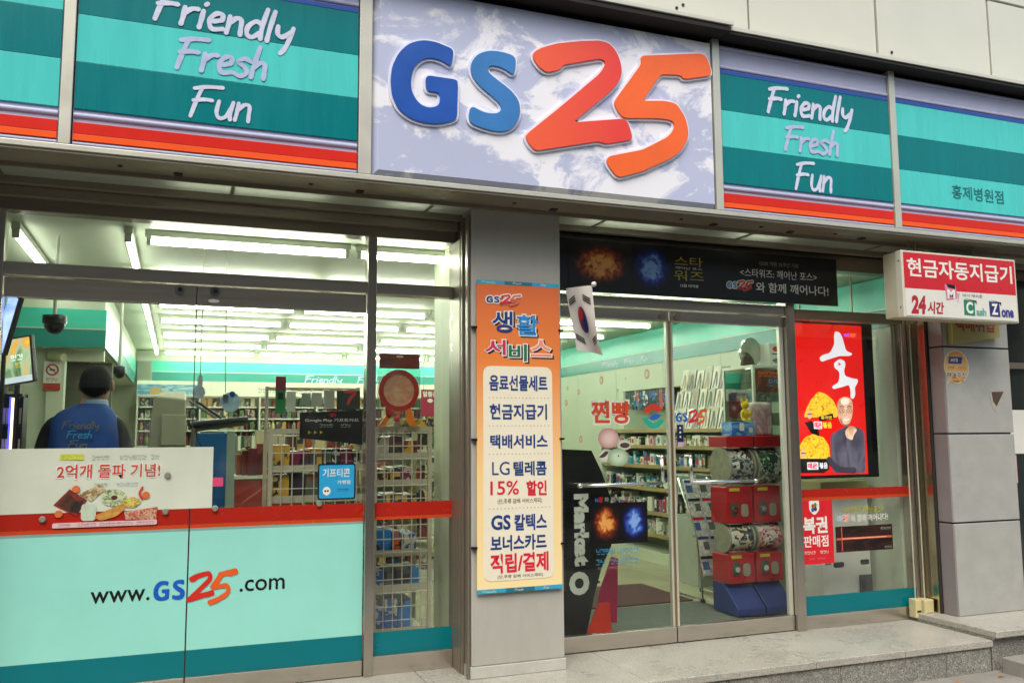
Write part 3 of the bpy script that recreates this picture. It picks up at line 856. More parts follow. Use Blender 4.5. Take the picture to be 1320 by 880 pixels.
for s, (a, b, c, d), m in (('생', (1.70, 1.83, 1.952, 2.08), NAVY), ('활', (1.852, 1.996, 1.942, 2.064), LBL), ('서', (1.656, 1.785, 1.82, 1.91), MAG), ('비', (1.804, 1.919, 1.787, 1.888), GREENP), ('스', (1.944, 2.078, 1.818, 1.918), SAL)):
    text(s, a + .008, b + .016, c - .014, d - .002, y + 0.0010, SHADOWP, ban, bold=0.050)
    text(s, a - .006, b + .006, c - .006, d + .006, y + 0.0004, PAPER, ban, bold=0.058)
    text(s, a, b, c, d, y - 0.0003, m, ban, bold=0.018)
y = -0.3332
for s, (a, b, c, d), m, bo in (('음료선물세트', (1.681, 2.049, 1.611, 1.704), NAVY, .028), ('현금지급기', (1.683, 2.044, 1.444, 1.535), NAVY, .028), ('택배서비스', (1.686, 2.046, 1.277, 1.357), NAVY, .028),
                               ('LG', (1.697, 1.805, 1.126, 1.202), NAVY, .0), ('텔레콤', (1.828, 2.038, 1.119, 1.203), NAVY, .028), ('15%', (1.686, 1.862, 1.012, 1.092), CRIMSON, .012), ('할인', (1.909, 2.037, 1.003, 1.090), CRIMSON, .035),
                               ('(단,주류 담배 서비스제외)', (1.73, 2.007, 0.958, 0.990), BLACK, 0), ('GS', (1.690, 1.809, 0.815, 0.899), NAVY, .03), ('칼텍스', (1.832, 2.035, 0.806, 0.899), NAVY, .03),
                               ('보너스카드', (1.686, 2.033, 0.694, 0.784), NAVY, .032), ('적립/결제', (1.684, 2.044, 0.572, 0.681), CRIMSON, .032), ('(단,주류 담배 서비스제외)', (1.728, 2.008, 0.539, 0.562), BLACK, 0)):
    text(s, a, b, c, d, y, m, ban, bold=bo)
DOT = M('grey_print', '#9aa39a', 0.5)
for z in (1.571, 1.408, 1.246, 0.935):
    mb = MB()
    for k in range(17):
        mb.prism(circle(1.682 + k * 0.0232, z, 0.0035, n=8), y, y + 0.0005)
    mb.build('dotted_line', DOT, ban)
for x in (1.592, 2.140):
    for z in (0.72, 1.33, 1.98):
        MB().box(x - .016, x + .016, -0.333, -0.3095, z - .006, z + .006).build('tie', BLACK, ban)

# ---- left shopfront window
sf = thing('shopfront_window', (0.3, 0, 0), 'wide steel framed shop window left of the pillar with mint film on its lower half', 'window')
box('jamb', (-0.995, -0.868, -0.03, 0.06, 0, 2.66), STEEL, sf, bevel=0.004)
box('head', (-0.995, 1.57, -0.035, 0.06, 2.536, 2.66), STEELD, sf, bevel=0.004)
box('head_moulding', (-0.995, 1.57, -0.085, -0.036, 2.60, 2.654), DKT, sf, bevel=0.003)
box('transom_beam', (-0.867, 1.024, -0.028, 0.055, 2.193, 2.266), STEELH, sf, bevel=0.004)
box('transom_beam', (1.081, 1.556, -0.022, 0.055, 2.193, 2.266), STEELH, sf, bevel=0.004)
box('mullion', (1.025, 1.080, -0.040, 0.06, 0, 2.535), STEEL, sf, bevel=0.004)
box('jamb', (1.557, 1.5718, -0.155, 0.06, 0, 2.535), STEELD, sf, bevel=0.002)
box('transom_pane', (-0.866, 1.024, 0.010, 0.018, 2.267, 2.535), GLASS, sf)
box('transom_pane', (1.081, 1.556, 0.010, 0.018, 2.267, 2.535), GLASS, sf)
box('side_pane', (1.081, 1.556, 0.0, 0.008, 0.105, 2.192), GLASS, sf)
box('bottom_rail', (1.081, 1.556, -0.022, 0.05, 0.0, 0.104), STEELH, sf, bevel=0.003)
MINTF = M('mint_film', '#90d5c6', 0.22, spec=.3, var=0.07, vs=1.5, dirt=0.10)
TEALF = M('teal_film', '#006c74', 0.22, spec=.3, var=0.05, vs=2)
REDF = M('red_film', '#a52519', 0.25, spec=.3, var=0.05)
ORF = M('orange_film', '#c04420', 0.25, var=0.05)
GREYF = M('frosted_film_edge', '#7fa096', 0.35)
for lx0, lx1, lk in ((-0.864, 0.0725, -0.013), (0.0785, 1.022, 0.170)):
    lf = box('leaf', (lx0, lx1, 0.0, 0.010, 0.088, 2.08), GLASS, sf)
    box('top_rail', (lx0, lx1, -0.014, 0.035, 2.081, 2.186), STEELH, lf, bevel=0.003)
    box('bottom_rail', (lx0, lx1, -0.014, 0.035, 0.004, 0.087), STEELH, lf, bevel=0.003)
    box('film', (lx0 + .001, lx1 - .001, -0.003, -0.0004, 0.226, 0.850), MINTF, lf, label='mint translucent film')
    box('film', (lx0 + .001, lx1 - .001, -0.0032, -0.0005, 0.0885, 0.2255), TEALF, lf, label='dark teal film strip')
    box('film', (lx0 + .001, lx1 - .001, -0.0030, -0.0004, 0.8505, 0.8645), GREYF, lf)
    box('film', (lx0 + .001, lx1 - .001, -0.0034, -0.0004, 0.865, 0.8845), ORF, lf, label='orange film stripe')
    box('film', (lx0 + .001, lx1 - .001, -0.0034, -0.0004, 0.885, 0.968), REDF, lf, label='red film stripe')
    mb = MB().cyl((lk, -0.026, 2.161), (lk, -0.013, 2.161), 0.026, seg=20).cyl((lk, -0.030, 2.161), (lk, -0.0262, 2.161), 0.017, seg=16)
    mb.build('lock', CHROME, lf)
    MB().cyl((lk, -0.032, 2.161), (lk, -0.0302, 2.161), 0.012, seg=12).build('keyhole_disc', BLACK, lf)
box('gasket', (0.0728, 0.0782, 0.0, 0.012, 0.01, 2.186), M('black_rubber', '#1c1b19', .7), sf)
MB().prism(circle(0.165, 2.108, 0.03, 0.010, n=16), -0.0160, -0.0142).build('maker_badge', WHITE, sf)
box('film', (1.0815, 1.5555, -0.0034, -0.0004, 0.885, 0.966), REDF, sf, label='red film stripe')
box('film', (1.0815, 1.5555, -0.0034, -0.0004, 0.868, 0.8845), ORF, sf, label='orange film stripe')
box('film', (1.0815, 1.5555, -0.0032, -0.0004, 0.1055, 0.232), TEALF, sf, label='dark teal film strip')
BLKV = M('black_vinyl', '#131313', 0.3)
yw = -0.0042
text('www.', -0.394, -0.110, 0.500, 0.560, yw, BLKV, sf, bold=0.01, spacing=1.05)
logo(-0.092, 0.335, 0.452, 0.640, yw, [M('vinyl_blue', '#1558b8', 0.3), M('vinyl_blue', '#1558b8', 0.3), M('vinyl_red', '#c82a20', 0.3), M('vinyl_orange', '#dd5a20', 0.3)], sf, depth=0.0008)
text('.com', 0.345, 0.585, 0.512, 0.575, yw, BLKV, sf, bold=0.008)

# poster taped to the left leaf
ps = thing('window_poster', (-0.35, -0.006, 0.89), 'wide white paper food poster taped inside the left window above the red stripe', 'poster')
mb = MB(); nx = 24; nz_ = 6
vs = []; fs = []
for j in range(nz_ + 1):
    for i in range(nx + 1):
        x = -0.864 + (0.188 + 0.864) * i / nx; z = 0.970 + (1.300 - 0.970) * j / nz_
        vs.append((x, -0.0046 - 0.0012 * math.sin(i * 1.1 + j * 0.7) * math.sin(j * 0.9), z))
for j in range(nz_):
    for i in range(nx):
        a = j * (nx + 1) + i
        fs.append((a, a + 1, a + nx + 2, a + nx + 1))
mb.add(vs, fs).build('sheet', M('thin_white_paper', '#c9d0bd', 0.5, var=0.07, vs=4), ps, smooth=True)
yp = -0.0075
PR = M('poster_red', '#c53a28', 0.45)
text('2억개 돌파 기념!', -0.583, -0.074, 1.138, 1.222, yp + .0006, PAPER, ps, bold=0.035)
text('2억개 돌파 기념!', -0.577, -0.080, 1.144, 1.216, yp, PR, ps, bold=0.012)
box('highlight', (-0.566, -0.455, yp - .0002, yp + .0005, 1.240, 1.270), M('yellow_marker', '#c9cf4a', 0.5), ps)
greek(-.56, -.46, 1.245, 1.265, yp - .0006, M('olive_print', '#8d9a30', 0.5), ps)
greek(-0.440, -0.086, 1.240, 1.262, yp, M('faint_print', '#a9b0a2', 0.5), ps)
greek(-0.42, -0.17, 1.100, 1.118, yp, M('faint_blue_print', '#a3b9c2', 0.5), ps)
BRN = M('brown_print', '#4d2c20', 0.45, var=0.5, vs=40); DRD = M('maroon_print', '#7d2f24', 0.45, var=0.4, vs=30)
GRN = M('leaf_print', '#5b7a3a', 0.45, var=0.5, vs=50); TAN = M('tan_print', '#c08a40', 0.45, var=0.4, vs=40)
MB().prism([(-.586, 1.01), (-.513, 1.09), (-.43, 1.03), (-.478, .95)], yp, yp + .001).build('printed_lunch_box', DRD, ps)
MB().prism([(-.565, 1.012), (-.520, 1.070), (-.475, 1.030), (-.515, .975)], yp - .0004, yp + .001).build('printed_rice', BRN, ps)
MB().prism([(-.50, 1.02), (-.445, 1.03), (-.47, .965), (-.51, .975)], yp - .0008, yp + .001).build('printed_side_dish', M('dark_food_print', '#2f2a22', .4, var=.6, vs=60), ps)
MB().prism([(-.468, 1.063), (-.368, 1.115), (-.34, 1.085), (-.411, 1.023)], yp - .0012, yp + .001).build('printed_bread_pack', noise_art('bread_print', ['#5a2f25', '#8d7a50', '#c9bd95', '#6b3b2b'], 30), ps)
MB().prism(circle(-.303, 1.040, .062, .045), yp - .0014, yp + .001).build('printed_rice_roll', noise_art('roll_print', ['#3a5230', '#8aa070', '#d2d5b5', '#4f6a3d'], 36), ps)
MB().prism(circle(-.300, 1.040, .016, .012, n=12), yp - .002, yp + .001).build('printed_roll_core', BRN, ps)
MB().prism(rrect(-.455, -.385, .925, 1.012, .02), yp - .0020, yp + .001, ).build('printed_milk_pack', M('pack_print', '#b9c9b0', .45, var=.15, vs=30), ps)
MB().prism(rounded([(-.40, .945), (-.30, .99), (-.25, 1.01), (-.245, .985), (-.28, .945), (-.36, .922)], .02), yp - .0024, yp + .001).build('printed_sandwich', TAN, ps)
MB().prism(rounded([(-.27, 1.02), (-.21, 1.045), (-.165, 1.015), (-.20, .985), (-.25, .99)], .015), yp - .0022, yp + .001).build('printed_skewer', noise_art('skewer_print', ['#3b4a28', '#b9a048', '#d8c870', '#8d6a30'], 40), ps)
MB().prism([(-.25, .965), (-.088, .985), (-.092, .918), (-.24, .922)], yp - .0028, yp + .001).build('printed_basket', noise_art('basket_print', ['#5b3528', '#b5563c', '#c9a890', '#7d3a30'], 40), ps)
MB().stroke([(-.165, 1.03), (-.178, 1.06), (-.165, 1.09)], .012, yp - .003).build('printed_chilli', PR, ps)
for cx_, cz_ in ((-.484, 1.089), (-.147, 1.049), (-.559, .965)):
    MB().prism(circle(cx_, cz_, .019, n=14), yp - .0032, yp + .001).build('printed_badge', M('badge_orange', '#cf6a35', .45), ps)
MB().prism(rrect(-.586, -.088, .893, .918, .008), yp - .0035, -0.0036).build('caption_strip', M('pink_strip', '#d6b6b8', .5), ps)
greek(-.575, -.10, .898, .913, yp - .0040, M('caption_red', '#9a4a5a', .5), ps)

DISC = M('clear_disc', '#9b9a8c', 0.2, metal=0.3)
for x, z, lab in ((-0.048, 0.958, 'small round suction disc under the right corner of the food lettering'), (0.205, 0.965, 'small round suction disc just right of the window seam'), (0.766, 0.972, 'small round suction disc under the blue square sticker'), (-0.632, 0.940, 'leftmost small round suction disc on the red stripe'), (-0.043, 1.151, 'small round suction disc beside the exclamation mark of the poster')):
    d = MB().cyl((x, -0.018, z), (x, -0.0112 if z > 1 or x < 0 else -0.0035, z), 0.013, 0.017, seg=16).build('suction_disc', DISC)
    tag(d, lab, 'suction disc', 'suction discs on the left window')

gs = thing('square_sticker', (0.866, -0.006, 1.0), 'blue square sticker with white Korean lettering on the left window', 'sticker')
MB().prism(rrect(.757, .972, .993, 1.197, .014), -0.0046, -0.0004).build('border', BLACK, gs)
MB().prism(rrect(.765, .965, 1.001, 1.189, .010), -0.0052, -0.0047).build('face', M('sky_blue_print', '#2a9ccd', .35), gs)
text('기프티콘', .784, .940, 1.120, 1.170, -0.0058, PAPER, gs, bold=.01)
text('가맹점', .868, .942, 1.080, 1.102, -0.0058, PAPER, gs, bold=.01)
greek(.850, .950, 1.040, 1.055, -0.0058, M('dark_blue_print', '#123a66', .4), gs)
MB().prism(circle(.808, 1.043, .022, .024), -0.0056, -0.0053).build('badge', PAPER, gs)
MB().prism(circle(.800, 1.043, .006, n=10), -0.0060, -0.0057).prism(circle(.815, 1.043, .006, n=10), -0.0060, -0.0057).build('badge_marks', BLACK, gs)

# ---- entrance
ef = thing('entrance_frame', (3.6, 0, 0), 'steel frame around the entrance doors and the right window', 'door frame')
box('head', (2.153, 5.21, -0.035, 0.06, 2.545, 2.66), STEELD, ef, bevel=0.004)
box('beam', (2.153, 4.032, -0.030, 0.06, 2.192, 2.262), STEELH, ef, bevel=0.004)
box('beam', (4.109, 5.118, -0.020, 0.06, 2.172, 2.246), STEELD, ef, bevel=0.004)
box('mullion', (4.033, 4.108, -0.042, 0.06, 0, 2.544), STEEL, ef, bevel=0.004)
box('transom_pane', (2.153, 4.032, 0.012, 0.020, 2.263, 2.544), GLASS, ef)
box('transom_pane', (4.109, 5.118, 0.012, 0.020, 2.247, 2.544), GLASS, ef)
box('jamb', (5.119, 5.149, -0.03, 0.06, 0, 2.544), STEEL, ef, bevel=0.003)
box('jamb_groove', (5.1495, 5.1575, -0.012, 0.06, 0, 2.544), DARKGAP, ef)
box('jamb', (5.158, 5.196, -0.03, 0.06, 0, 2.544), STEEL, ef, bevel=0.003)
GOLDST = steel_mat('pale_gold_steel', '#cfc6a8', 0.22, stretch=(14, 14, .35))
box('side_lining', (5.1965, 5.207, -0.160, 0.06, 0.056, 2.66), GOLDST, ef)
box('lining_trim', (5.190, 5.207, -0.176, -0.1605, 0.056, 2.655), DARKGAP, ef)

def door(x0, x1, inner_right, label):
    t = thing('entrance_door', ((x0 + x1) / 2, 0, 0.004), label, 'door', 'entrance doors')
    box('pane', (x0 + .02, x1 - .02, 0.006, 0.016, 0.104, 2.112), GLASSD, t)
    box('top_rail', (x0, x1, -0.012, 0.034, 2.1125, 2.184), STEELH, t, bevel=0.003)
    box('bottom_rail', (x0, x1, -0.012, 0.034, 0.006, 0.1035), STEELH, t, bevel=0.003)
    GOLD = M('pale_gold_trim', '#b29a6a', 0.35, metal=0.8)
    if inner_right:
        box('stile', (x1 - .020, x1 - .0055, -0.004, 0.028, 0.104, 2.112), ALU, t, bevel=0.002)
        box('brush_seal', (x1 - .005, x1 + .003, -0.002, 0.022, 0.104, 2.112), GOLD, t)
        lk = x1 - 0.055
    else:
        box('stile', (x0 + .0075, x0 + .022, -0.004, 0.028, 0.104, 2.112), ALU, t, bevel=0.002)
        box('brush_seal', (x0 - .002, x0 + .007, -0.002, 0.022, 0.104, 2.112), GOLD, t)
        lk = x0 + 0.055
        box('stile', (x1 - .032, x1, -0.004, 0.028, 0.104, 2.112), ALU, t, bevel=0.002)
    MB().cyl((lk, -0.024, 2.150), (lk, -0.0125, 2.150), 0.024, seg=18).cyl((lk, -0.028, 2.150), (lk, -0.0242, 2.150), 0.015, seg=14).build('lock', STEELD, t)
    hx = x1 - 0.105 if inner_right else x0 + 0.105
    fx = 2.385 if inner_right else 3.715
    for side in (-1,):
        yy = 0.011 + side * 0.066; yg = 0.005 if side < 0 else 0.017
        mb = MB()
        mb.tube([(hx, yg, 1.205), (hx, yy, 1.205), (hx, yy, 1.035), (fx, yy, 1.032), ], 0.0115, seg=10)
        mb.ell((fx, yy, 1.032), (0.02, 0.016, 0.016), seg=12, rings=8)
        mb.cyl((fx + (.06 if inner_right else -.06), yy, 1.032), (fx + (.06 if inner_right else -.06), yg, 1.032), 0.009, seg=10)
        mb.build('handle', CHROME, t, smooth=True)
    return t
door(2.16, 3.088, True, 'left glass entrance door beside the pillar with a steel push bar')
door(3.096, 4.028, False, 'right glass entrance door with a steel push bar, next to the red screen')

# ---- right window
rw = thing('side_window', (4.6, 0, 0), 'fixed right window beside the doors with red stripe and teal foot strip', 'window')
box('pane', (4.1095, 5.118, 0.0, 0.009, 0.092, 2.171), GLASS, rw)
box('bottom_rail', (4.1095, 5.118, -0.018, 0.05, 0.0, 0.091), STEELH, rw, bevel=0.003)
box('film', (4.1097, 5.1178, -0.0032, -0.0004, 0.0922, 0.219), TEALF, rw, label='dark teal film strip')
box('film', (4.1097, 5.1178, -0.0034, -0.0004, 0.901, 0.957), REDF, rw, label='red film stripe')
box('film', (4.1097, 5.1178, -0.0034, -0.0004, 0.880, 0.9005), ORF, rw, label='orange film stripe')

lt = thing('lottery_sticker', (4.25, -0.005, 0.44), 'red upright sticker announcing lottery sales, low on the right window', 'sticker')
box('face', (4.113, 4.397, -0.0052, -0.0038, 0.438, 0.8795), M('sticker_red', '#cf1f2b', .35), lt)
MB().prism(rounded([(4.195, .877), (4.282, .877), (4.282, .815), (4.26, .79), (4.238, .778), (4.217, .79), (4.195, .815)], .008), -.0060, -.0053).build('badge', PAPER, lt)
for k, (dx, dz, c) in enumerate(((-.012, .84, '#c03a2a'), (.010, .848, '#3a8a3a'), (-.014, .815, '#2a5aa0'), (.010, .82, '#3a2a2a'))):
    MB().prism(circle(4.238 + dx, dz, .013, .016, n=12), -.0066 - .0003 * k, -.0061).build('badge_dot', M('dot%s' % c, c, .4), lt)
text('복권', 4.136, 4.348, .648, .766, -.0062, PAPER, lt, bold=.035)
text('판매점', 4.136, 4.350, .555, .636, -.0062, PAPER, lt, bold=.02)
greek(4.140, 4.235, .508, .528, -.0062, PAPER, lt)
greek(4.275, 4.350, .508, .528, -.0062, PAPER, lt)
greek(4.165, 4.32, .468, .480, -.0062, M('sticker_pink', '#e07880', .4), lt)
fs_ = thing('film_strip_sticker', (4.68, -0.005, 0.506), 'dark film advertisement strip with a glowing red bar, low on the right window', 'sticker')
FILMA = noise_art('dark_film_print', ['#0d0909', '#1c100e', '#3a1b14', '#140c0b'], 6, 1.0, stretch=(1, 1, 3))
box('face', (4.418, 4.938, -0.0046, -0.0034, .507, .687), FILMA, fs_)
GLOWR = M('ember_print', '#c8583a', .4); GLOWP = M('pale_ember_print', '#e8b49a', .4)
box('glow_bar', (4.425, 4.930, -.0052, -.0047, .592, .608), GLOWR, fs_)
box('glow_bar', (4.47, 4.88, -.0058, -.0053, .597, .603), GLOWP, fs_)
box('glow_bar', (4.468, 4.476, -.0060, -.0047, .515, .680), GLOWR, fs_)
greek(4.86, 4.925, .518, .532, -.0056, DOT, fs_)
greek(4.83, 4.925, .650, .668, -.0056, DOT, fs_)
wl = thing('window_lettering', (4.68, -0.004, 0.72), 'two lines of yellow and white film lettering on the right window above the dark strip', 'lettering')
OL = M('olive_dark_print', '#3c3a10', .45)
text('<스타워즈: 깨어난 포스>', 4.487, 4.863, .775, .828, -.0040, OL, wl, bold=.03)
text('<스타워즈: 깨어난 포스>', 4.487, 4.863, .775, .828, -.0046, M('lime_print', '#c4c23c', .45), wl)
logo(4.442, 4.545, .722, .768, -.0040, [LBL, LBL, CRIMSON, ORANGE], wl, rim=PAPER, rimw=.004)
text('와 함께 깨어나다!', 4.561, 4.903, .717, .768, -.0046, PAPER, wl, bold=.01)

# ---- film banner over the doors
fb = thing('film_banner', (3.34, -0.10, 2.26), 'long black film advertisement banner above the entrance doors', 'banner')
box('board', (2.236, 4.448, -0.105, -0.085, 2.268, 2.611), M('black_banner', '#0a0a0c', .35, var=.3, vs=3), fb, bevel=.002)
yb = -.107
EMB = glow_art('ember_picture', ['#0a0808', '#1c0a07', '#5a2010', '#a8501c', '#d89a50'], 26)
BLU = glow_art('blue_picture', ['#08080c', '#0b0d2c', '#1c2878', '#345cb0', '#7aa0d8'], 26)
box('picture', (2.30, 2.76, yb, -.1052, 2.30, 2.605), EMB, fb)
box('picture', (2.761, 3.06, yb, -.1052, 2.30, 2.605), BLU, fb)
YEL = M('yellow_print', '#b5a430', .4)
text('스타', 3.085, 3.306, 2.480, 2.545, yb, YEL, fb, bold=.0)
text('깨어난 포스', 3.088, 3.300, 2.458, 2.474, yb, PAPER, fb)
text('워즈', 3.078, 3.312, 2.379, 2.450, yb, YEL, fb, bold=.0)
text('12월 대개봉', 3.126, 3.268, 2.336, 2.357, yb, PAPER, fb, bold=.01)
text('GS25 개점 25주년 기념', 3.771, 4.103, 2.526, 2.556, yb, M('dim_print', '#9c9688', .4), fb)
text('<스타워즈: 깨어난 포스>', 3.608, 4.265, 2.437, 2.498, yb, PAPER, fb, bold=.006)
logo(3.497, 3.712, 2.334, 2.412, yb, [LBL, LBL, CRIMSON, M('red_print', '#d43a28', .4)], fb, rim=PAPER, rimw=.006, depth=.0014)
text('와 함께 깨어나다!', 3.735, 4.364, 2.335, 2.406, yb, PAPER, fb, bold=.012)

# ---- national flag on a short pole
fl = thing('hanging_flag', (2.2, -0.35, 1.80), 'small white national flag hanging from a short black pole above the doors', 'flag')
MB().cyl((2.165, -0.09, 2.262), (2.274, -0.505, 2.240), 0.007, seg=8).build('pole', BLACK, fl)
MB().ell((2.278, -0.512, 2.240), (.016, .016, .016), seg=14, rings=10).build('finial', WHITE, fl, smooth=True)
P0 = Vector((2.272, -0.50, 2.235)); P1 = Vector((2.192, -0.295, 2.246))
def cloth(s, t, off=0.0):
    p = P0.lerp(P1, s)
    n = Vector((-0.93, -0.36, 0))
    p = p + n * ((0.020 * math.sin(s * 4.6 + t * 2.2) + .004 * math.sin(s * 9 - t * 6)) * (0.25 + t) + off)
    return p + Vector((0.035 * t + 0.05 * t * t, 0.01 * t, -0.415 * t + 0.035 * s * t))
def cloth_patch(poly, off, mat, name, nsub=1):
    mb = MB(); tri = tessellate_polygon([[Vector((a, b, 0)) for a, b in poly]])
    mb.add([cloth(a, b, off) for a, b in poly], tri)
    return mb.build(name, mat, fl)
mb = MB(); vs = []; fs = []
for j in range(19):
    for i in range(13): vs.append(cloth(i / 12, j / 18))
for j in range(18):
    for i in range(12):
        a = j * 13 + i; fs.append((a, a + 1, a + 14, a + 13))
mb.add(vs, fs).build('cloth', M('flag_cloth', '#d9d6d0', .8, var=.06, vs=12), fl, smooth=True)
FR, FBL = M('flag_red', '#b02030', .7), M('flag_blue', '#1c2f6e', .7)
for off in (.006, -.006):
    def arc(cx, cy, r, a0, a1, n=14): return [(cx + r / .22 * math.cos(a0 + (a1 - a0) * k / n) * .5, cy + r / .425 * math.sin(a0 + (a1 - a0) * k / n)) for k in range(n + 1)]
    cloth_patch(arc(.5, .5, .085, -math.pi / 2, math.pi / 2), off, FR, 'red_half')
    cloth_patch(arc(.5, .5, .085, math.pi / 2, 3 * math.pi / 2), off, FBL, 'blue_half')
    cloth_patch(arc(.5, .40, .0425, 0, 2 * math.pi)[:-1], off * 1.4, FR, 'red_swirl')
    cloth_patch(arc(.5, .60, .0425, 0, 2 * math.pi)[:-1], off * 1.4, FBL, 'blue_swirl')
    for (cx_, cy_, sg_) in ((.2, .2, 1), (.8, .2, -1), (.2, .8, -1), (.8, .8, 1)):
        for k in (-1, 0, 1):
            c = (cx_ + .0, cy_ + k * .035)
            dx, dy = .13, .035 * sg_
            cloth_patch([(c[0] - dx, c[1] + dy - .011), (c[0] + dx, c[1] - dy - .011), (c[0] + dx, c[1] - dy + .011), (c[0] - dx, c[1] + dy + .011)], off, BLACK, 'trigram_bar')

# ---- right pilaster with stone tiles
TILE = M('grey_stone_tile', '#a2a39d', 0.42, var=0.10, vs=6, dirt=0.28, bump=.05, bs=120)
rp = thing('tiled_pillar', (5.53, -0.1, 0.055), 'grey stone tiled pillar at the right end of the shop', 'pillar')
box('core', (5.214, 5.855, -0.285, 0.115, 0.055, 2.69), DARKGAP, rp)
MAUV = M('mauve_side_tile', '#878080', 0.4, var=0.08, vs=4)
for a, b in ((0.057, 0.700), (0.712, 1.338), (1.350, 1.974), (1.986, 2.69)):
    box('front_tile', (5.222, 5.858, -0.302 + random.uniform(-.002, .002), -0.284, a, b), TILE, rp, bevel=0.003)
    box('side_tile', (5.2085, 5.2215, -0.301, -0.178, a, b), MAUV, rp, bevel=0.003)
    box('side_tile', (5.8585, 5.870, -0.301, 0.115, a, b), TILE, rp, bevel=0.003)

st = thing('round_sticker', (5.33, -0.31, 1.69), 'round orange speech-bubble sticker on the grey tiled pillar', 'sticker')
bub = circle(5.331, 1.832, .122, .124, n=32)
bub = [p for p in bub]
k0 = min(range(32), key=lambda i: (bub[i][0] - 5.245) ** 2 + (bub[i][1] - 1.745) ** 2)
bub.insert(k0 + 1, (5.225, 1.700))
MB().prism(bub, -.3062, -.3046).build('border', M('cream_sticker', '#d9cdab', .4), st)
MB().prism(grow(bub, -.009), -.3070, -.3063).build('face', ramp_mat('amber_sticker', [(0, '#cf8a3e'), (.5, '#d9b070'), (1, '#d08436')]), st)
MB().prism([(5.262, 1.905), (5.392, 1.905), (5.380, 1.855), (5.252, 1.855)], -.3078, -.3071).build('badge', NAVY, st)
text('MYB', 5.275, 5.345, 1.868, 1.892, -.3084, PAPER, st, bold=.02, shear=.2)
greek(5.225, 5.425, 1.816, 1.832, -.3078, M('rust_print', '#8a4a24', .4), st)
text('판매추천', 5.222, 5.425, 1.743, 1.797, -.3074, PAPER, st, bold=.06)
text('판매추천', 5.226, 5.421, 1.747, 1.793, -.3080, BLACK, st, bold=.0)
greek(5.265, 5.39, 1.716, 1.731, -.3078, BLACK, st)
ts = thing('torn_sticker', (5.71, -.31, 1.50), 'torn triangular remnant of a pale sticker on the grey tiled pillar', 'sticker')
MB().prism([(5.640, 1.672), (5.660, 1.664), (5.790, 1.668), (5.802, 1.655), (5.772, 1.61), (5.735, 1.565), (5.70, 1.500), (5.672, 1.520), (5.650, 1.58)], -.3056, -.3046).build('paper', M('torn_paper', '#a9a498', .7, var=.15, vs=30), ts)
MB().prism([(5.662, 1.652), (5.785, 1.655), (5.75, 1.605), (5.705, 1.545), (5.675, 1.58)], -.3064, -.3057).build('scraped_middle', M('scraped', '#4b3f36', .8, var=.4, vs=60), ts)
yl = thing('yellow_parcel_sign', (5.5, -.33, 1.99), 'small yellow board with red Korean lettering on the tiled pillar under the white sign', 'sign')
MB().prism([(5.262, 1.990), (5.731, 2.055), (5.728, 2.33), (5.262, 2.30)], -.352, -.306).build('board', [M('dull_yellow', '#a39a58', .5, var=.12, dirt=.3), ], yl)
text('택배취급', 5.290, 5.690, 2.090, 2.195, -.3526, M('dull_red_print', '#9a2c24', .5), yl, bold=.03)

# ---- projecting white cash machine sign
at_ = thing('cash_machine_sign', (5.1, -.5, 2.13), 'red and white cash machine light box hanging below the canopy', 'sign')
box('case', (4.566, 5.626, -.545, -.43, 2.134, 2.588), M('aged_cream_case', '#b9b59c', .4, var=.08, vs=4, dirt=.25), at_, bevel=.006)
box('front_frame', (4.562, 5.630, -.600, -.5455, 2.130, 2.592), M('cream_case', '#cbc9b6', .35, var=.05, dirt=.15), at_, bevel=.005)
box('red_panel', (4.580, 5.612, -.6040, -.6004, 2.330, 2.578), M('light_box_red', '#c4232f', .3, var=.04), at_)
box('white_panel', (4.580, 5.612, -.6038, -.6004, 2.142, 2.3296), M('light_box_white', '#d8d8cf', .3, var=.04), at_)
ya = -.6048
text('현금자동지급기', 4.605, 5.584, 2.412, 2.540, ya, PAPER, at_, bold=.02)
DR = M('deep_red_print', '#a82430', .4)
text('24', 4.622, 4.756, 2.156, 2.284, ya + .0002, DR, at_, bold=.05, shear=.12)
text('시간', 4.768, 4.918, 2.162, 2.248, ya + .0002, DR, at_, bold=.04, shear=.12)
PK = M('pink_tile_print', '#c9809a', .4); GT = M('green_tile_print', '#1d7a5c', .4); NT = M('navy_tile_print', '#252a6e', .4)
MB().prism([(4.935, 2.375), (5.035, 2.370), (5.045, 2.28), (4.945, 2.262)], ya - .0004, ya + .0008).build('letter_tile', PK, at_)
MB().prism([(4.95, 2.378), (5.03, 2.372), (5.03, 2.345), (4.965, 2.352)], ya - .0008, ya - .0005).build('letter_tile_shade', BLACK, at_)
text('M', 4.955, 5.025, 2.276, 2.340, ya - .0012, PAPER, at_, bold=.05)
text('y', 5.042, 5.070, 2.255, 2.320, ya - .0002, PK, at_, bold=.02)
text('마이·캐쉬존', 5.097, 5.284, 2.294, 2.316, ya, BLACK, at_)
MB().prism([(5.103, 2.276), (5.205, 2.268), (5.203, 2.164), (5.103, 2.168)], ya - .0004, ya + .0008).build('letter_tile', GT, at_)
MB().prism([(5.11, 2.285), (5.225, 2.272), (5.222, 2.245), (5.2053, 2.267)], ya - .0002, ya + .0006).build('letter_tile_shade', BLACK, at_)
text('C', 5.122, 5.185, 2.178, 2.262, ya - .0012, PAPER, at_, bold=.04)
text('ash', 5.215, 5.309, 2.166, 2.222, ya - .0002, M('sea_print', '#58a08c', .4), at_, bold=.04)
MB().prism([(5.342, 2.276), (5.440, 2.268), (5.444, 2.166), (5.345, 2.168)], ya - .0004, ya + .0008).build('letter_tile', NT, at_)
MB().prism([(5.35, 2.285), (5.46, 2.272), (5.458, 2.245), (5.4403, 2.267)], ya - .0002, ya + .0006).build('letter_tile_shade', BLACK, at_)
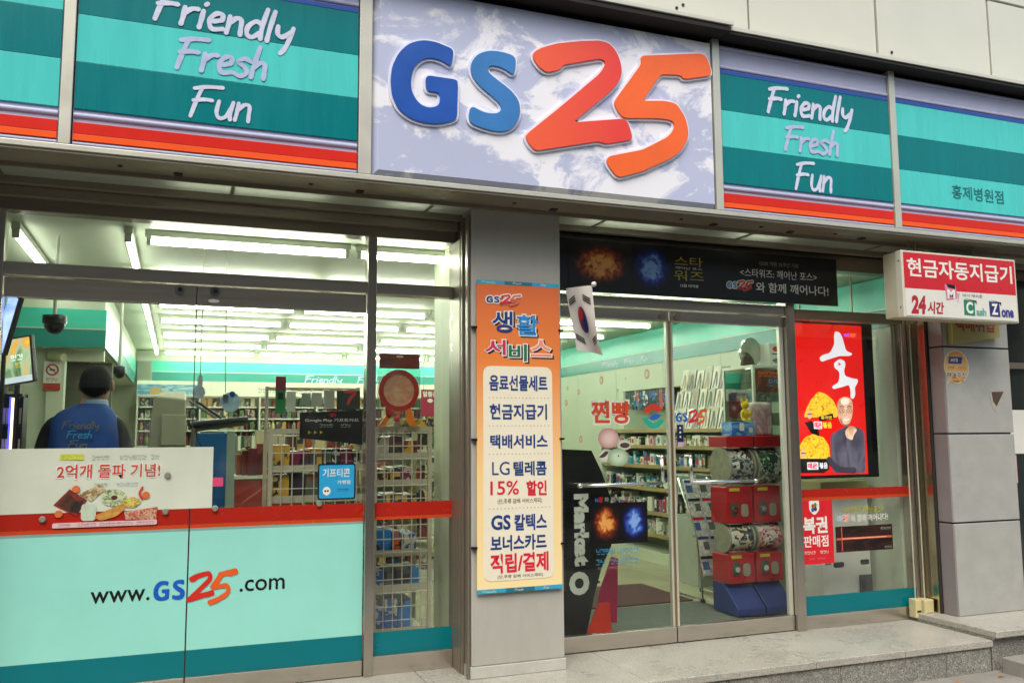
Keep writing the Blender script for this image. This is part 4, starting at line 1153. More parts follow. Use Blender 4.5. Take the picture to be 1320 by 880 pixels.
text('Z', 5.362, 5.424, 2.180, 2.260, ya - .0012, PAPER, at_, bold=.04)
text('one', 5.456, 5.576, 2.164, 2.222, ya - .0002, M('violet_print', '#3a3a86', .4), at_, bold=.05)
for x in (4.75, 4.80, 5.35):
    MB().cyl((x, -.49, 2.5885), (x, -.49, 2.689), .008, seg=8).build('hanger_rod', STEELD, at_)
for z in (2.20, 2.52):
    MB().cyl((4.560, -.575, z), (4.5615, -.575, z), .006, seg=8).build('screw', BLACK, at_)

# ---- cords and cream counterweights beside the right window
CW = M('yellowed_plastic', '#c9bf8f', .45, var=.1, vs=12, dirt=.2)
for x, lab, zb in ((5.072, 'thin pale cord hanging at the window edge, left of the pair', .153), (5.160, 'thin pale cord hanging at the window edge, right of the pair', .150)):
    tag(MB().cyl((x, -.056, zb), (x + .002, -.052, 2.17), .005, seg=8).build('pull_cord', M('pale_cord', '#b5ae98', .6)), lab, 'cord', 'pull cords by the right window')
w1 = thing('cord_weight', (5.065, -.06, 0.02), 'cream plastic block under the left hanging cord', 'weight', 'cord weights by the right window')
MB().box(5.030, 5.088, -.098, -.03, .022, .152).build('block', CW, w1, bevel=.005)
MB().box(5.040, 5.078, -.0995, -.0982, .06, .075).build('seam', DARKGAP, w1)
w2 = thing('cord_weight', (5.135, -.06, 0.015), 'cream plastic block under the right hanging cord', 'weight', 'cord weights by the right window')
MB().box(5.095, 5.178, -.122, -.03, .012, .149).build('block', CW, w2, bevel=.007)
MB().box(5.105, 5.168, -.1235, -.1222, .05, .058).build('seam', DARKGAP, w2)

# ---- neighbouring shop at the right edge
nb = thing('neighbour_shopfront', (6.6, 0, 0.055), 'dark glazed neighbouring shopfront at the right edge', 'shopfront')
NGL = M('dark_glass', '#2c3432', .08, var=.25, vs=2)
box('pane', (5.88, 7.9, 0.05, 0.06, .06, 2.60), NGL, nb)
box('rail', (5.875, 7.9, 0.0, .08, 1.86, 1.91), STEELD, nb, bevel=.003)
box('rail', (5.875, 7.9, 0.0, .08, .056, .14), STEELD, nb, bevel=.003)
box('mullion', (5.873, 5.90, -.01, .09, .056, 2.66), STEELD, nb)
box('head', (5.90, 7.9, 0.0, .09, 2.60, 2.66), STEELD, nb)
pn = box('notice_sheet', (6.0, 6.5, .043, .049, 1.18, 1.53), PAPER)
tag(pn, 'white notice sheet on the dark neighbouring glass at the right edge', 'notice')
pn = box('pink_notice', (6.02, 6.3, .043, .049, .95, 1.17), M('pale_pink_paper', '#c9a9a6', .6))
tag(pn, 'pale pink notice sheet below the white one at the right edge', 'notice')

# ================================================================= inside the shop
IW = M('inside_wall_paint', '#c3cab6', 0.5, var=0.04, vs=1.5)
CEIL = M('ceiling_board', '#c9cfbb', 0.6, var=0.04, vs=1.2)
FLOORT = M('vinyl_floor_tile', '#a9a587', 0.22, var=0.08, vs=2.5, dirt=0.10)
BANDD = M('inside_dark_teal', '#0e8279', 0.35, var=0.05)
BANDL = M('inside_mint', '#3fc2ac', 0.35, var=0.05)
TRIM = M('inside_white_trim', '#cdd3bf', 0.4, var=0.03)

fl_ = MB().box(-1.90, 5.2, 0.07, 8.29, -0.34, -0.006).build('shop_floor', M('screed', '#6d6a58', .7))
tag(fl_, kind='structure')
k = 0
for i in range(16):
    for j in range(18):
        x0, y0 = -1.9 + i * 0.4435, 0.072 + j * 0.456
        if x0 < 1.9 and j > 11: continue
        box('floor_tile', (x0 + .0012, x0 + .4423, y0 + .0012, y0 + .4548, -0.0055, random.uniform(-.0006, 0)), FLOORT, fl_)
        k += 1
fl_2 = box('far_floor', (-1.9, 1.65, 5.56, 8.28, -0.0055, 0), FLOORT, fl_)
ce = MB().box(-1.94, 5.2, 0.065, 8.29, 2.56, 2.60).build('shop_ceiling', CEIL); tag(ce, kind='structure')
wl_ = MB().box(-1.945, -1.90, 0.11, 8.29, 0.0, 2.555).build('interior_wall_left', IW); tag(wl_, kind='structure')
wb = MB().box(-1.898, 5.10, 8.0, 8.29, 0.0, 2.555).build('interior_wall_back', IW); tag(wb, kind='structure')
wr = MB().box(5.125, 5.215, 0.065, 7.998, 0.0, 2.555).build('interior_wall_right', IW); tag(wr, kind='structure')
for j in range(7):
    y0 = 0.07 + j * 1.13
    box('wall_panel', (5.100, 5.1245, y0 + .0025, y0 + 1.1275, 0.002, 2.555), IW, wr, bevel=.0015)
    box('teal_band', (5.090, 5.0995, y0, y0 + 1.13, 2.165, 2.303), BANDD, wr)
    box('mint_band', (5.090, 5.0995, y0, y0 + 1.13, 2.312, 2.553), BANDL, wr)
    box('band_trim', (5.086, 5.0995, y0, y0 + 1.13, 2.3035, 2.3115), TRIM, wr)
PX = Matrix(((0, 1, 0, 0), (-1, 0, 0, 0), (0, 0, 1, 0), (0, 0, 0, 1)))    # plane facing -x: local (a,d,z) -> world (d,-a,z)
hand('Friendly', -4.95, -4.50, 2.205, .06, 5.0885, LETTERDIM, wr, xf=PX)
hand('Fresh', -4.36, -4.05, 2.205, .06, 5.0885, LETTERDIM, wr, xf=PX)
hand('Fun', -3.95, -3.75, 2.205, .06, 5.0885, LETTERDIM, wr, xf=PX)
ROSE = M('rose_dot', '#b98a78', .5, var=.25, vs=30)
for (yy, zz, r) in ((5.0, 2.048, .055), (3.82, 2.05, .06), (5.69, 1.931, .04), (6.1, 1.798, .045), (5.64, 1.289, .05), (4.55, 1.90, .02), (6.05, 2.0, .03), (4.35, 2.03, .015)):
    MB().prism(circle(-yy, zz, r, r, n=20), 5.0980, 5.0998).build('printed_flower_dot', ROSE, wr, xf=PX)
    MB().prism(circle(-yy, zz, r * .55, r * .55, n=14), 5.0965, 5.0979).build('printed_flower_heart', M('pale_rose_dot', '#cdb39a', .5, var=.2, vs=30), wr, xf=PX)
box('teal_band', (-.55, 5.08, 7.985, 7.9995, 2.112, 2.258), BANDD, wb)
box('mint_band', (-.55, 5.08, 7.985, 7.9995, 2.268, 2.412), BANDL, wb)
box('band_trim', (-.55, 5.08, 7.982, 7.9995, 2.2585, 2.2675), TRIM, wb)
hand('Friendly', 1.72, 2.3, 2.14, .10, 7.984, LETTERDIM, wb)
hand('Fresh', 2.5, 2.85, 2.14, .10, 7.984, LETTERDIM, wb)

# ---- ceiling lamps
LAMP = bpy.data.materials.new('lit_tube'); LAMP.use_nodes = True
_n = LAMP.node_tree.nodes; _b = _n['Principled BSDF']
_b.inputs['Base Color'].default_value = (.9, .95, .85, 1); _b.inputs['Emission Color'].default_value = (0.95, 1.0, 0.86, 1); _b.inputs['Emission Strength'].default_value = 20.0
LAMP2 = LAMP.copy(); LAMP2.name = 'lit_tube_dimmer'
LAMP2.node_tree.nodes['Principled BSDF'].inputs['Emission Strength'].default_value = 7.0
BATT = M('lamp_batten', '#c9cdbf', .4, var=.03)
def make_lamp(along_y):
    t = thing('fluorescent_lamp', (0, 0, 2.475), 'lamp', 'ceiling lamp', 'ceiling lamps inside the shop')
    R = Matrix.Rotation(math.radians(90), 4, 'Z') if along_y else Matrix.Identity(4)
    MB().cyl((-.565, 0, 2.491), (.565, 0, 2.491), .016, seg=10).build('tube', LAMP2 if along_y else LAMP, t, xf=R)
    MB().box(-.60, .60, -.022, .022, 2.520, 2.558).build('batten', BATT, t, xf=R)
    for s in (-1, 1):
        MB().box(s * .578 - .012, s * .578 + .012, -.018, .018, 2.472, 2.519).build('lamp_holder', BATT, t, xf=R)
    return t
lampx, lampy = make_lamp(False), make_lamp(True)
used = {}
def put_lamp(src, x, y, lab):
    if src not in used:
        used[src] = 1; o = src; o.location = (x, y, 2.475); o['label'] = lab
    else:
        copy_tree(src, (x, y, 2.475), lab)
for r_, yy in enumerate((0.33, 1.65, 2.98, 4.08, 5.35, 6.45, 7.60)):
    for c_ in range(4):
        put_lamp(lampx, .385 + c_ * 1.235, yy, 'lit fluorescent tube across the ceiling, %s row in, %s from the left' % (ORD[r_], ORD[c_]))
for k in range(6):
    put_lamp(lampy, -.302, .86 + k * 1.26, 'lit fluorescent tube running into the shop beside the rows, %s from the window' % ORD[k])
for k in range(2):
    put_lamp(lampy, -.885, .95 + k * 1.26, 'lit fluorescent tube above the till at the far left, %s from the window' % ORD[k])

# ---- canopy over the till zone
cv = thing('till_canopy', (-1.2, 5, 2.06), 'teal banded canopy over the till at the back left of the shop', 'canopy')
box('shell', (-1.895, -.572, 2.512, 7.98, 2.062, 2.555), IW, cv)
box('mint_band', (-1.895, -.56, 2.500, 2.5115, 2.212, 2.365), BANDL, cv)
box('teal_band', (-1.895, -.56, 2.500, 2.5115, 2.062, 2.204), BANDD, cv)
box('band_trim', (-1.895, -.56, 2.497, 2.5115, 2.2045, 2.2115), TRIM, cv)
box('mint_band', (-.5715, -.560, 2.512, 7.98, 2.212, 2.365), BANDL, cv)
box('teal_band', (-.5715, -.560, 2.512, 7.98, 2.062, 2.204), BANDD, cv)
box('band_trim', (-.5715, -.557, 2.512, 7.98, 2.2045, 2.2115), TRIM, cv)
box('light_strip', (-.80, -.60, 2.60, 7.5, 2.054, 2.0615), TRIM, cv)
pt = thing('back_partition', (-1.4, 2.7, 0), 'pale green partition wall behind the till', 'partition')
box('wall', (-1.895, -.985, 2.70, 2.78, 0, 2.06), IW, pt)
box('door_post', (-.984, -.86, 2.66, 2.79, 0, 2.06), TRIM, pt, bevel=.004)
box('lintel', (-.859, -.58, 2.70, 2.78, 1.97, 2.06), TRIM, pt)
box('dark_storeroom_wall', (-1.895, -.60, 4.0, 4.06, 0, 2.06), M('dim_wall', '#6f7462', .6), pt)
ns = thing('no_smoking_sign', (-.94, 2.62, 1.73), 'small white no smoking sign with a red ring on the door post', 'sign')
box('plate', (-1.005, -.885, 2.640, 2.655, 1.785, 1.955), PAPER, ns)
box('red_strip', (-1.005, -.885, 2.640, 2.655, 1.73, 1.784), M('warning_red', '#b8382c', .45), ns)
MB().prism(circle(-.945, 1.89, .047), 2.636, 2.6395).build('ring', M('warning_red', '#b8382c', .45), ns)
MB().prism(circle(-.945, 1.89, .034), 2.634, 2.6355).build('ring_centre', PAPER, ns)
MB().stroke([(-.972, 1.915), (-.945, 1.89), (-.918, 1.865)], .010, 2.6325).build('bar', M('warning_red', '#b8382c', .45), ns)
MB().box(-.965, -.925, 2.632, 2.6335, 1.885, 1.895).build('cigarette_mark', BLACK, ns)
greek(-.985, -.905, 1.80, 1.825, 2.638, BLACK, ns)
wp = thing('wall_phone', (-1.2, 2.66, 1.6), 'cream wall phone on the partition behind the till', 'phone')
MB().box(-1.26, -1.16, 2.655, 2.698, 1.60, 1.78).build('body', M('cream_phone', '#b9b993', .4), wp, bevel=.006)
MB().box(-1.245, -1.175, 2.650, 2.6545, 1.72, 1.765).build('display', M('phone_display', '#5a6450', .3), wp)
MB().box(-1.345, -1.30, 2.640, 2.698, 1.64, 1.80).build('handset', M('cream_phone', '#b9b993', .4), wp, bevel=.008)
MB().tube([(-1.32, 2.66, 1.64), (-1.33, 2.655, 1.55), (-1.30, 2.655, 1.48)], .006, seg=6).build('cord', BLACK, wp)
sr = thing('security_camera', (-.93, 2.6, 1.97), 'small cream bullet camera above the no smoking sign', 'camera')
MB().cyl((-.96, 2.66, 2.0), (-.86, 2.56, 1.985), .038, .030, seg=14).build('housing', M('cream_phone', '#b9b993', .4), sr)
MB().cyl((-.95, 2.69, 2.01), (-.95, 2.65, 2.0), .015, seg=8).build('arm', BATT, sr)

def dome(x, y, z, drop, r, lab):
    t = thing('dome_camera', (x, y, z), lab, 'camera', 'black dome cameras on stems')
    MB().cyl((x, y, z + .045), (x, y, 2.559), .011, seg=8).build('stem', BATT, t)
    MB().lathe((x, y, z), [(r * .4, .055), (r * .98, .048), (r, .02), (r * .98, 0)], seg=20).build('housing', BLACK, t, smooth=True)
    MB().ell((x, y, z), (r * .86, r * .86, r * .95), seg=20, rings=8, t0=.5, t1=1).build('dome', M('smoked_dome', '#16181c', .08), t, smooth=True)
    return t
dome(-.697, .6, 2.02, 0, .066, 'black dome camera on a stem near the left window, the larger of two')
dome(-.42, 2.0, 1.83, 0, .042, 'black dome camera on a long stem deeper in the shop, the smaller of two')

# ---- till counter with machines
ct = thing('till_counter', (-.9, .8, 0), 'low till counter behind the left window', 'counter')
box('front_board', (-1.6, -.02, .95, 1.45, .05, .96), M('counter_board', '#a3a692', .5), ct)
box('plinth', (-1.6, -.02, .98, 1.42, 0, .0495), DARKGAP, ct)
box('worktop', (-1.62, 0.0, .92, 1.48, .9605, .995), M('counter_top', '#8d8f80', .35), ct, bevel=.004)

def quad_frame(c, right, up, w, h, d, name, mats, parent):
    pass
# tilted till screens at the far left
tv = thing('till_monitor', (-.84, .45, 1.0), 'angled monitor showing a green and orange picture left of the clerk', 'monitor')
TVX = Matrix.Translation((-.845, .35, 1.775)) @ Matrix.Rotation(math.radians(-28), 4, 'Z') @ Matrix.Rotation(math.radians(-8), 4, 'Y')
def local(name, b, m, par, X, bev=0.0): return MB().box(*b).build(name, m, par, xf=X, bevel=bev)
local('case', (-.098, .098, 0, .03, -.125, .135), BLACK, tv, TVX, .004)
TVP = noise_art('lit_screen_picture', ['#28401f', '#5f7f55', '#9ab090', '#d8962a', '#f0c860'], 5.5, .6, emit=.9, stretch=(2.2, 1, .7))
local('screen', (-.088, .088, -.003, -.0005, -.085, .125), TVP, tv, TVX)
local('menu_bar', (-.088, .088, -.003, -.0005, -.118, -.0855), M('lit_bar', '#b9c4c8', .3, emit=.8), tv, TVX)
greek(-.03, .045, .005, .035, -.0045, M('lit_text', '#dfe6d8', .3, emit=.9), tv, xf=TVX)
greek(-.005, .035, -.035, -.01, -.0045, M('lit_text_yellow', '#d8b030', .3, emit=.9), tv, xf=TVX)
MB().cyl((-.84, .40, .995), (-.84, .40, 1.70), .016, seg=10).build('stand', BLACK, tv)
bp = thing('tilted_display', (-.9, .16, 1.8), 'tilted pale blue lit display at the very left edge of the window', 'display')
BX = Matrix.Translation((-.868, .15, 1.965)) @ Matrix.Rotation(math.radians(-38), 4, 'Z') @ Matrix.Rotation(math.radians(17), 4, 'Y')
local('case', (-.045, .045, 0, .025, -.17, .15), BLACK, bp, BX, .004)
local('screen', (-.037, .030, -.003, -.0005, -.16, .14), noise_art('blue_screen_picture', ['#5b7fd0', '#7d9be0', '#a9c0f0', '#6a86d8'], 6, .5, emit=1.1), bp, BX)
MB().cyl((-.88, .19, 1.0), (-.88, .19, 1.83), .012, seg=8).build('stand', BLACK, bp)
cg = thing('cigarette_cabinet', (-.87, .45, 1.0), 'dark cabinet with glowing blue and white strips below the monitor', 'cabinet')
box('back', (-.97, -.80, .50, .52, .995, 1.60), BLACK, cg)
box('side', (-.808, -.80, .36, .4995, .995, 1.58), BLACK, cg)
for z in (.995, 1.25, 1.42, 1.585):
    box('shelf', (-.97, -.8085, .37, .4995, z, z + .012), BLACK, cg)
box('light_strip', (-.868, -.862, .362, .369, 1.26, 1.58), M('lit_blue', '#3030f0', .3, emit=4), cg)
box('light_strip', (-.858, -.847, .362, .369, 1.27, 1.575), M('lit_warm', '#ffd8a0', .3, emit=2.5), cg)
for r_, z in enumerate((1.262, 1.432)):
    for k in range(6):
        x = -.965 + k * .026
        if x > -.885 and x < -.845: continue
        o = box('cigarette_pack', (x, x + .022, .40, .44, z + .0005, z + .088), M('pack%d' % ((k + r_) % 3), ['#b5b0c8', '#8d8fa8', '#c9c9c4'][(k + r_) % 3], .4))
        tag(o, 'pale cigarette pack, %s shelf of the glowing cabinet, %s from left' % (('upper', 'lower')[1 - r_], ORD[k]), 'pack', 'cigarette packs in the glowing cabinet')

# ---- the clerk, seen from behind
def person():
    t = thing('person', (-.455, .50, 0.0), 'person in a blue vest over a black shirt, back turned, behind the left window', 'person')
    O = Vector((-.455, .50, 0))
    J = {}
    def j(n, p, r, par=None):
        J[n] = (Vector(p), r, par)
    j('pelvis', (0, 0, .96), (.155, .115)); j('belly', (0, .01, 1.12), (.150, .110), 'pelvis'); j('chest', (0, .0, 1.32), (.165, .115), 'belly')
    j('upper', (0, .0, 1.43), (.13, .085), 'chest'); j('neck', (0, .005, 1.535), (.058, .058), 'upper'); j('jaw', (0, .02, 1.60), (.066, .078), 'neck')
    j('head', (0, .02, 1.675), (.078, .095), 'jaw'); j('crown', (0, .01, 1.735), (.055, .07), 'head')
    for s, n in ((-1, 'l'), (1, 'r')):
        j('sh' + n, (s * .172, 0, 1.425), (.062, .064), 'upper'); j('el' + n, (s * .235, .02, 1.17), (.052, .052), 'sh' + n)
        j('wr' + n, (s * .15, .22, 1.06), (.032, .028), 'el' + n); j('pa' + n, (s * .13, .29, 1.04), (.040, .020), 'wr' + n)
        for q in range(4):
            fx = s * (.105 + q * .019); L = (.045, .052, .048, .036)[3 - q if s < 0 else q]
            j('f%d' % q + n, (fx, .325, 1.036), (.0095, .0095), 'pa' + n); j('g%d' % q + n, (fx, .325 + L * .6, 1.028), (.009, .009), 'f%d' % q + n); j('h%d' % q + n, (fx, .325 + L, 1.012), (.0075, .0075), 'g%d' % q + n)
        j('t0' + n, (s * .095, .27, 1.035), (.0115, .0115), 'pa' + n); j('t1' + n, (s * .075, .300, 1.025), (.010, .010), 't0' + n); j('t2' + n, (s * .068, .325, 1.015), (.008, .008), 't1' + n)
        j('hip' + n, (s * .085, 0, .90), (.098, .105), 'pelvis'); j('kn' + n, (s * .095, .01, .50), (.062, .066), 'hip' + n)
        j('an' + n, (s * .10, -.01, .09), (.042, .045), 'kn' + n); j('he' + n, (s * .10, -.02, .045), (.043, .045), 'an' + n); j('to' + n, (s * .11, .17, .038), (.042, .030), 'he' + n)
    for n_ in J:
        p_, r_, q_ = J[n_]
        dx = 0 if n_ in ('jaw', 'head', 'crown') else -.018 if n_ == 'neck' else -.045
        J[n_] = (p_ + Vector((dx, 0, 0)), r_, q_)
    names = list(J); idx = {n: i for i, n in enumerate(names)}
    me = bpy.data.meshes.new('body')
    me.from_pydata([J[n][0] for n in names], [(idx[n], idx[J[n][2]]) for n in names if J[n][2]], [])
    o = bpy.data.objects.new('body', me); COL.objects.link(o)
    md = o.modifiers.new('skin', 'SKIN'); md.use_smooth_shade = True
    for i, n in enumerate(names):
        me.skin_vertices[0].data[i].radius = J[n][1]
        me.skin_vertices[0].data[i].use_root = (n == 'pelvis')
    sb = o.modifiers.new('sub', 'SUBSURF'); sb.levels = 2; sb.render_levels = 2
    dg = bpy.context.evaluated_depsgraph_get()
    m2 = bpy.data.meshes.new_from_object(o.evaluated_get(dg))
    bpy.data.objects.remove(o)
    m2.materials.clear()
    SK = M('skin', '#b98d6d', .5, var=.05); SH = M('black_shirt', '#17171a', .8, var=.15, vs=20); TR = M('dark_trousers', '#1c1e26', .8); SHOE = M('black_shoe', '#0e0e10', .4)
    for q in (SK, SH, TR, SHOE): m2.materials.append(q)
    for p in m2.polygons:
        c = p.center
        p.material_index = 3 if c.z < .085 else 2 if c.z < .96 and abs(c.y) < .2 else 0 if ((c.z > 1.53 and abs(c.x) < .075) or c.y > .20) else 1
        p.use_smooth = True
    b = bpy.data.objects.new('body', m2); COL.objects.link(b); b.parent = t; ORG[b] = O
    # ears, nose, eyes on the head (facing into the shop)
    mb = MB()
    for s in (-1, 1): mb.ell(O + Vector((s * .089, .018, 1.655)), (.012, .022, .034), seg=10, rings=8)
    mb.build('ears', SK, b, smooth=True)
    MB().ell(O + Vector((0, .118, 1.655)), (.014, .018, .026), seg=10, rings=8).build('nose', SK, b, smooth=True)
    mb = MB()
    for s in (-1, 1): mb.ell(O + Vector((s * .032, .104, 1.685)), (.014, .008, .007), seg=8, rings=6)
    mb.build('eyes', BLACK, b)
    MB().ell(O + Vector((0, .106, 1.615)), (.026, .008, .007), seg=10, rings=6).build('mouth', M('lips', '#8a4a44', .5), b, smooth=True)
    # hair: short dark locks laid over the skull
    rnd = random.Random(3); vs = []; fs = []
    seg, rings = 36, 16
    for jn in range(rings + 1):
        for i in range(seg):
            ph = 2 * math.pi * i / seg
            back = .5 - .5 * math.sin(ph)                       # 1 at the nape, 0 at the forehead
            tmax = .43 + .30 * back ** 1.4 - .02 * math.cos(2 * ph)
            th = math.pi * tmax * jn / rings
            vs.append(O + Vector((.080 * math.sin(th) * math.cos(ph), .004 + .097 * math.sin(th) * math.sin(ph), 1.672 + .101 * math.cos(th))))
    for jn in range(rings):
        for i in range(seg):
            a, b_ = jn * seg + i, jn * seg + (i + 1) % seg
            fs.append((a, a + seg, b_ + seg, b_))
    hm = MB().add(vs, fs)
    for k in range(2600):                                       # locks: narrow curved blades from the crown outwards and down
        ph = rnd.uniform(0, 2 * math.pi); back = .5 - .5 * math.sin(ph)
        tmax = .45 + .33 * back ** 1.4
        t0 = rnd.uniform(0, 1) ** .7 * tmax * .9; t1 = min(tmax + .03 * rnd.random(), t0 + rnd.uniform(.10, .2))
        dph = rnd.uniform(-.12, .12); lift = rnd.uniform(.003, .013); w = rnd.uniform(.02, .045)
        L_, R2 = [], []
        for q in range(4):
            u = q / 3; th = math.pi * (t0 + (t1 - t0) * u); p_ = ph + dph * u
            sw = w * (1 - .8 * u)
            k_ = 1 + (lift / .1) * math.sin(min(u, .8) * 2.0)
            for lst, sg_ in ((L_, -1), (R2, 1)):
                pa = p_ + sg_ * sw
                lst.append(O + Vector((.080 * k_ * math.sin(th) * math.cos(pa), .004 + .097 * k_ * math.sin(th) * math.sin(pa), 1.672 + .101 * k_ * math.cos(th))))
        hm.add(L_ + R2, [(q, q + 1, 5 + q, 4 + q) for q in range(3)])
    hm.build('hair', M('black_hair', '#100d0c', .6, var=.4, vs=60, spec=.3), t, smooth=False)
    # vest: lofted shell over the torso
    VE = M('blue_vest', '#1c4a92', .7, var=.12, vs=14)
    rings_ = [(.93, .188, .145), (1.0, .186, .144), (1.05, .183, .142), (1.12, .187, .143), (1.2, .184, .140), (1.26, .188, .141), (1.32, .187, .140), (1.40, .184, .134), (1.455, .176, .122), (1.495, .155, .108), (1.525, .115, .094), (1.548, .078, .078)]
    vs = []; fs = []; seg = 32
    for z, rx, ry in rings_:
        for i in range(seg):
            ph = 2 * math.pi * i / seg
            c, s_ = math.cos(ph), math.sin(ph)
            e = .75
            f = 1 + .018 * math.sin(3 * ph + z * 11) + .016 * math.sin(7 * ph + z * 31) + .01 * math.sin(11 * ph - z * 47)
            vs.append(O + Vector((-.045 * min(1, (1.575 - z) / .09) + rx * f * math.copysign(abs(c) ** e, c), ry * f * math.copysign(abs(s_) ** e, s_), z)))
    for jn in range(len(rings_) - 1):
        for i in range(seg):
            a, b_ = jn * seg + i, jn * seg + (i + 1) % seg
            fs.append((a, b_, b_ + seg, a + seg))
    v = MB().add(vs, fs).build('vest', VE, t, smooth=True)
    sbv = v.modifiers.new('sub', 'SUBSURF'); sbv.levels = 1; sbv.render_levels = 1
    MB().lathe(O + Vector((0, .004, 1.538)), [(.074, 0), (.070, .03), (.062, .038), (.066, .0)], seg=20).build('collar', M('light_collar', '#8ea6bd', .7), t, smooth=True)
    hand('Friendly', O.x - .150, O.x + .050, 1.405, .042, O.y - .160, M('olive_embroidery', '#77774a', .8), v, w=.13)
    hand('Fresh', O.x - .125, O.x + .015, 1.352, .042, O.y - .163, M('cyan_embroidery', '#3aa4cc', .8), v, w=.13)
    hand('Fun', O.x - .115, O.x - .005, 1.298, .042, O.y - .163, M('olive_embroidery', '#77774a', .8), v, w=.13)
person()

# ---- till machine and printer seen behind the poster
po = thing('till_machine', (-.03, 1.05, .995), 'cream till machine with a tilted hood behind the food poster', 'till')
mb = MB()
mb.add([(-.20, .95, .995), (.06, .95, .995), (.06, 1.25, .995), (-.20, 1.25, .995), (-.155, .98, 1.62), (.045, .98, 1.60), (.045, 1.16, 1.66), (-.10, 1.16, 1.66)], [(3, 2, 1, 0), (4, 5, 6, 7), (0, 1, 5, 4), (1, 2, 6, 5), (2, 3, 7, 6), (3, 0, 4, 7)])
mb.build('hood', M('cream_till', '#a5a488', .45, var=.05), po, bevel=.012)
box('front_bevel', (-.10, .05, .945, .975, 1.30, 1.50), M('cream_till_light', '#b9b89b', .45), po, bevel=.004)
pr = thing('scanner_stand', (.25, .62, 1.0), 'black scanner bar on crossed struts behind the window seam', 'scanner')
MB().cyl((.07, .60, 1.425), (.41, .60, 1.462), .024, .020, seg=10).build('bar', BLACK, pr)
MB().cyl((.09, .63, 1.40), (.40, .63, 1.44), .015, seg=8).build('bar_back', M('grey_plastic', '#74786f', .4), pr)
MB().cyl((.06, .60, 1.575), (.22, .60, 1.47), .008, seg=8).build('strut', M('grey_plastic', '#74786f', .4), pr)
MB().cyl((.10, .61, 1.575), (.25, .61, 1.47), .008, seg=8).build('strut', BLACK, pr)
MB().cyl((.09, .6, 0.0), (.09, .6, 1.42), .014, seg=8).build('post', STEELD, pr)
MB().tube([(.10, .60, 1.40), (.12, .59, 1.33), (.15, .59, 1.27), (.17, .59, 1.26)], .004, seg=6).build('cable', BLACK, pr)
bf = thing('blue_cabinet', (.25, 1.35, 0), 'blue fronted cabinet with a pale edge behind the window seam', 'cabinet')
box('body', (.115, .315, 1.2, 1.6, 0, 1.38), M('blue_enamel', '#1f66a8', .35, var=.15, vs=3), bf, bevel=.004)
box('edge', (.316, .372, 1.195, 1.6, 0, 1.395), M('pale_edge', '#9fb0a4', .4), bf, bevel=.004)
box('label', (.23, .30, 1.196, 1.1995, 1.02, 1.08), M('pink_lit', '#e04a7a', .4, emit=.4), bf)
tg = thing('round_hanging_tag', (.303, .62, 1.5), 'round pale blue and white hanging promotion tag', 'tag')
MB().prism(circle(.303, 1.570, .060, .062, n=26), .618, .622).build('disc', M('pale_blue_print', '#a9c9d8', .4, var=.25, vs=25), tg)
MB().prism(circle(.312, 1.62, .017, .017, n=14), .614, .6175).build('blue_knob', BLUE, tg)
MB().prism(rounded([(.255, 1.62), (.29, 1.61), (.285, 1.56), (.26, 1.57)], .01), .6145, .6175).build('dark_print', M('slate_print', '#48606c', .4, var=.4, vs=50), tg)
MB().cyl((.27, .62, 1.63), (.255, .62, 2.558), .0025, seg=6).build('string', STEELD, tg)
wt = thing('pale_hanging_tag', (.10, .62, 1.6), 'pale lilac hanging tag right at the window seam', 'tag')
MB().prism(circle(.118, 1.63, .036, .042, n=8), .618, .622).build('plate', M('lilac_card', '#b6c2cb', .4, var=.15, vs=20), wt)
MB().prism(rrect(.105, .135, 1.67, 1.73, .008), .6185, .6215).build('stem_card', M('lilac_card', '#b6c2cb', .4), wt)
MB().cyl((.12, .62, 1.73), (.12, .62, 2.558), .0025, seg=6).build('string', STEELD, wt)

# ---- drinks coolers along the back wall
DRK = ['#7a2a22', '#9a4a2c', '#2c4a30', '#b08a3c', '#3a3026', '#8a8a72', '#5a1e22', '#26324a', '#c2b48a', '#4d6a3a']
drinkm = [block_art('drink%d' % i, [c, c, c, c, DRK[(i + 4) % 10], c, '#b0ac98'], 9) for i, c in enumerate(DRK)]
def goods(name, spec, label, cat):
    """many small packs and bottles too small to pick apart: one joined object"""
    mb = MB()
    for kind, x, y, z, w, d, h, m in spec:
        if kind == 'b':
            mb.lathe((x, y, z), [(w * .5, 0), (w * .5, h * .62), (w * .2, h * .8), (w * .2, h)], seg=7, m=m)
            mb.cyl((x, y, z + h * .98), (x, y, z + h), w * .2, seg=6, m=m)
        else:
            mb.box(x - w / 2, x + w / 2, y - d / 2, y + d / 2, z, z + h, m)
    return tag(mb.build(name, drinkm, None), label, cat, kind='stuff')
spec = []
rnd = random.Random(5)
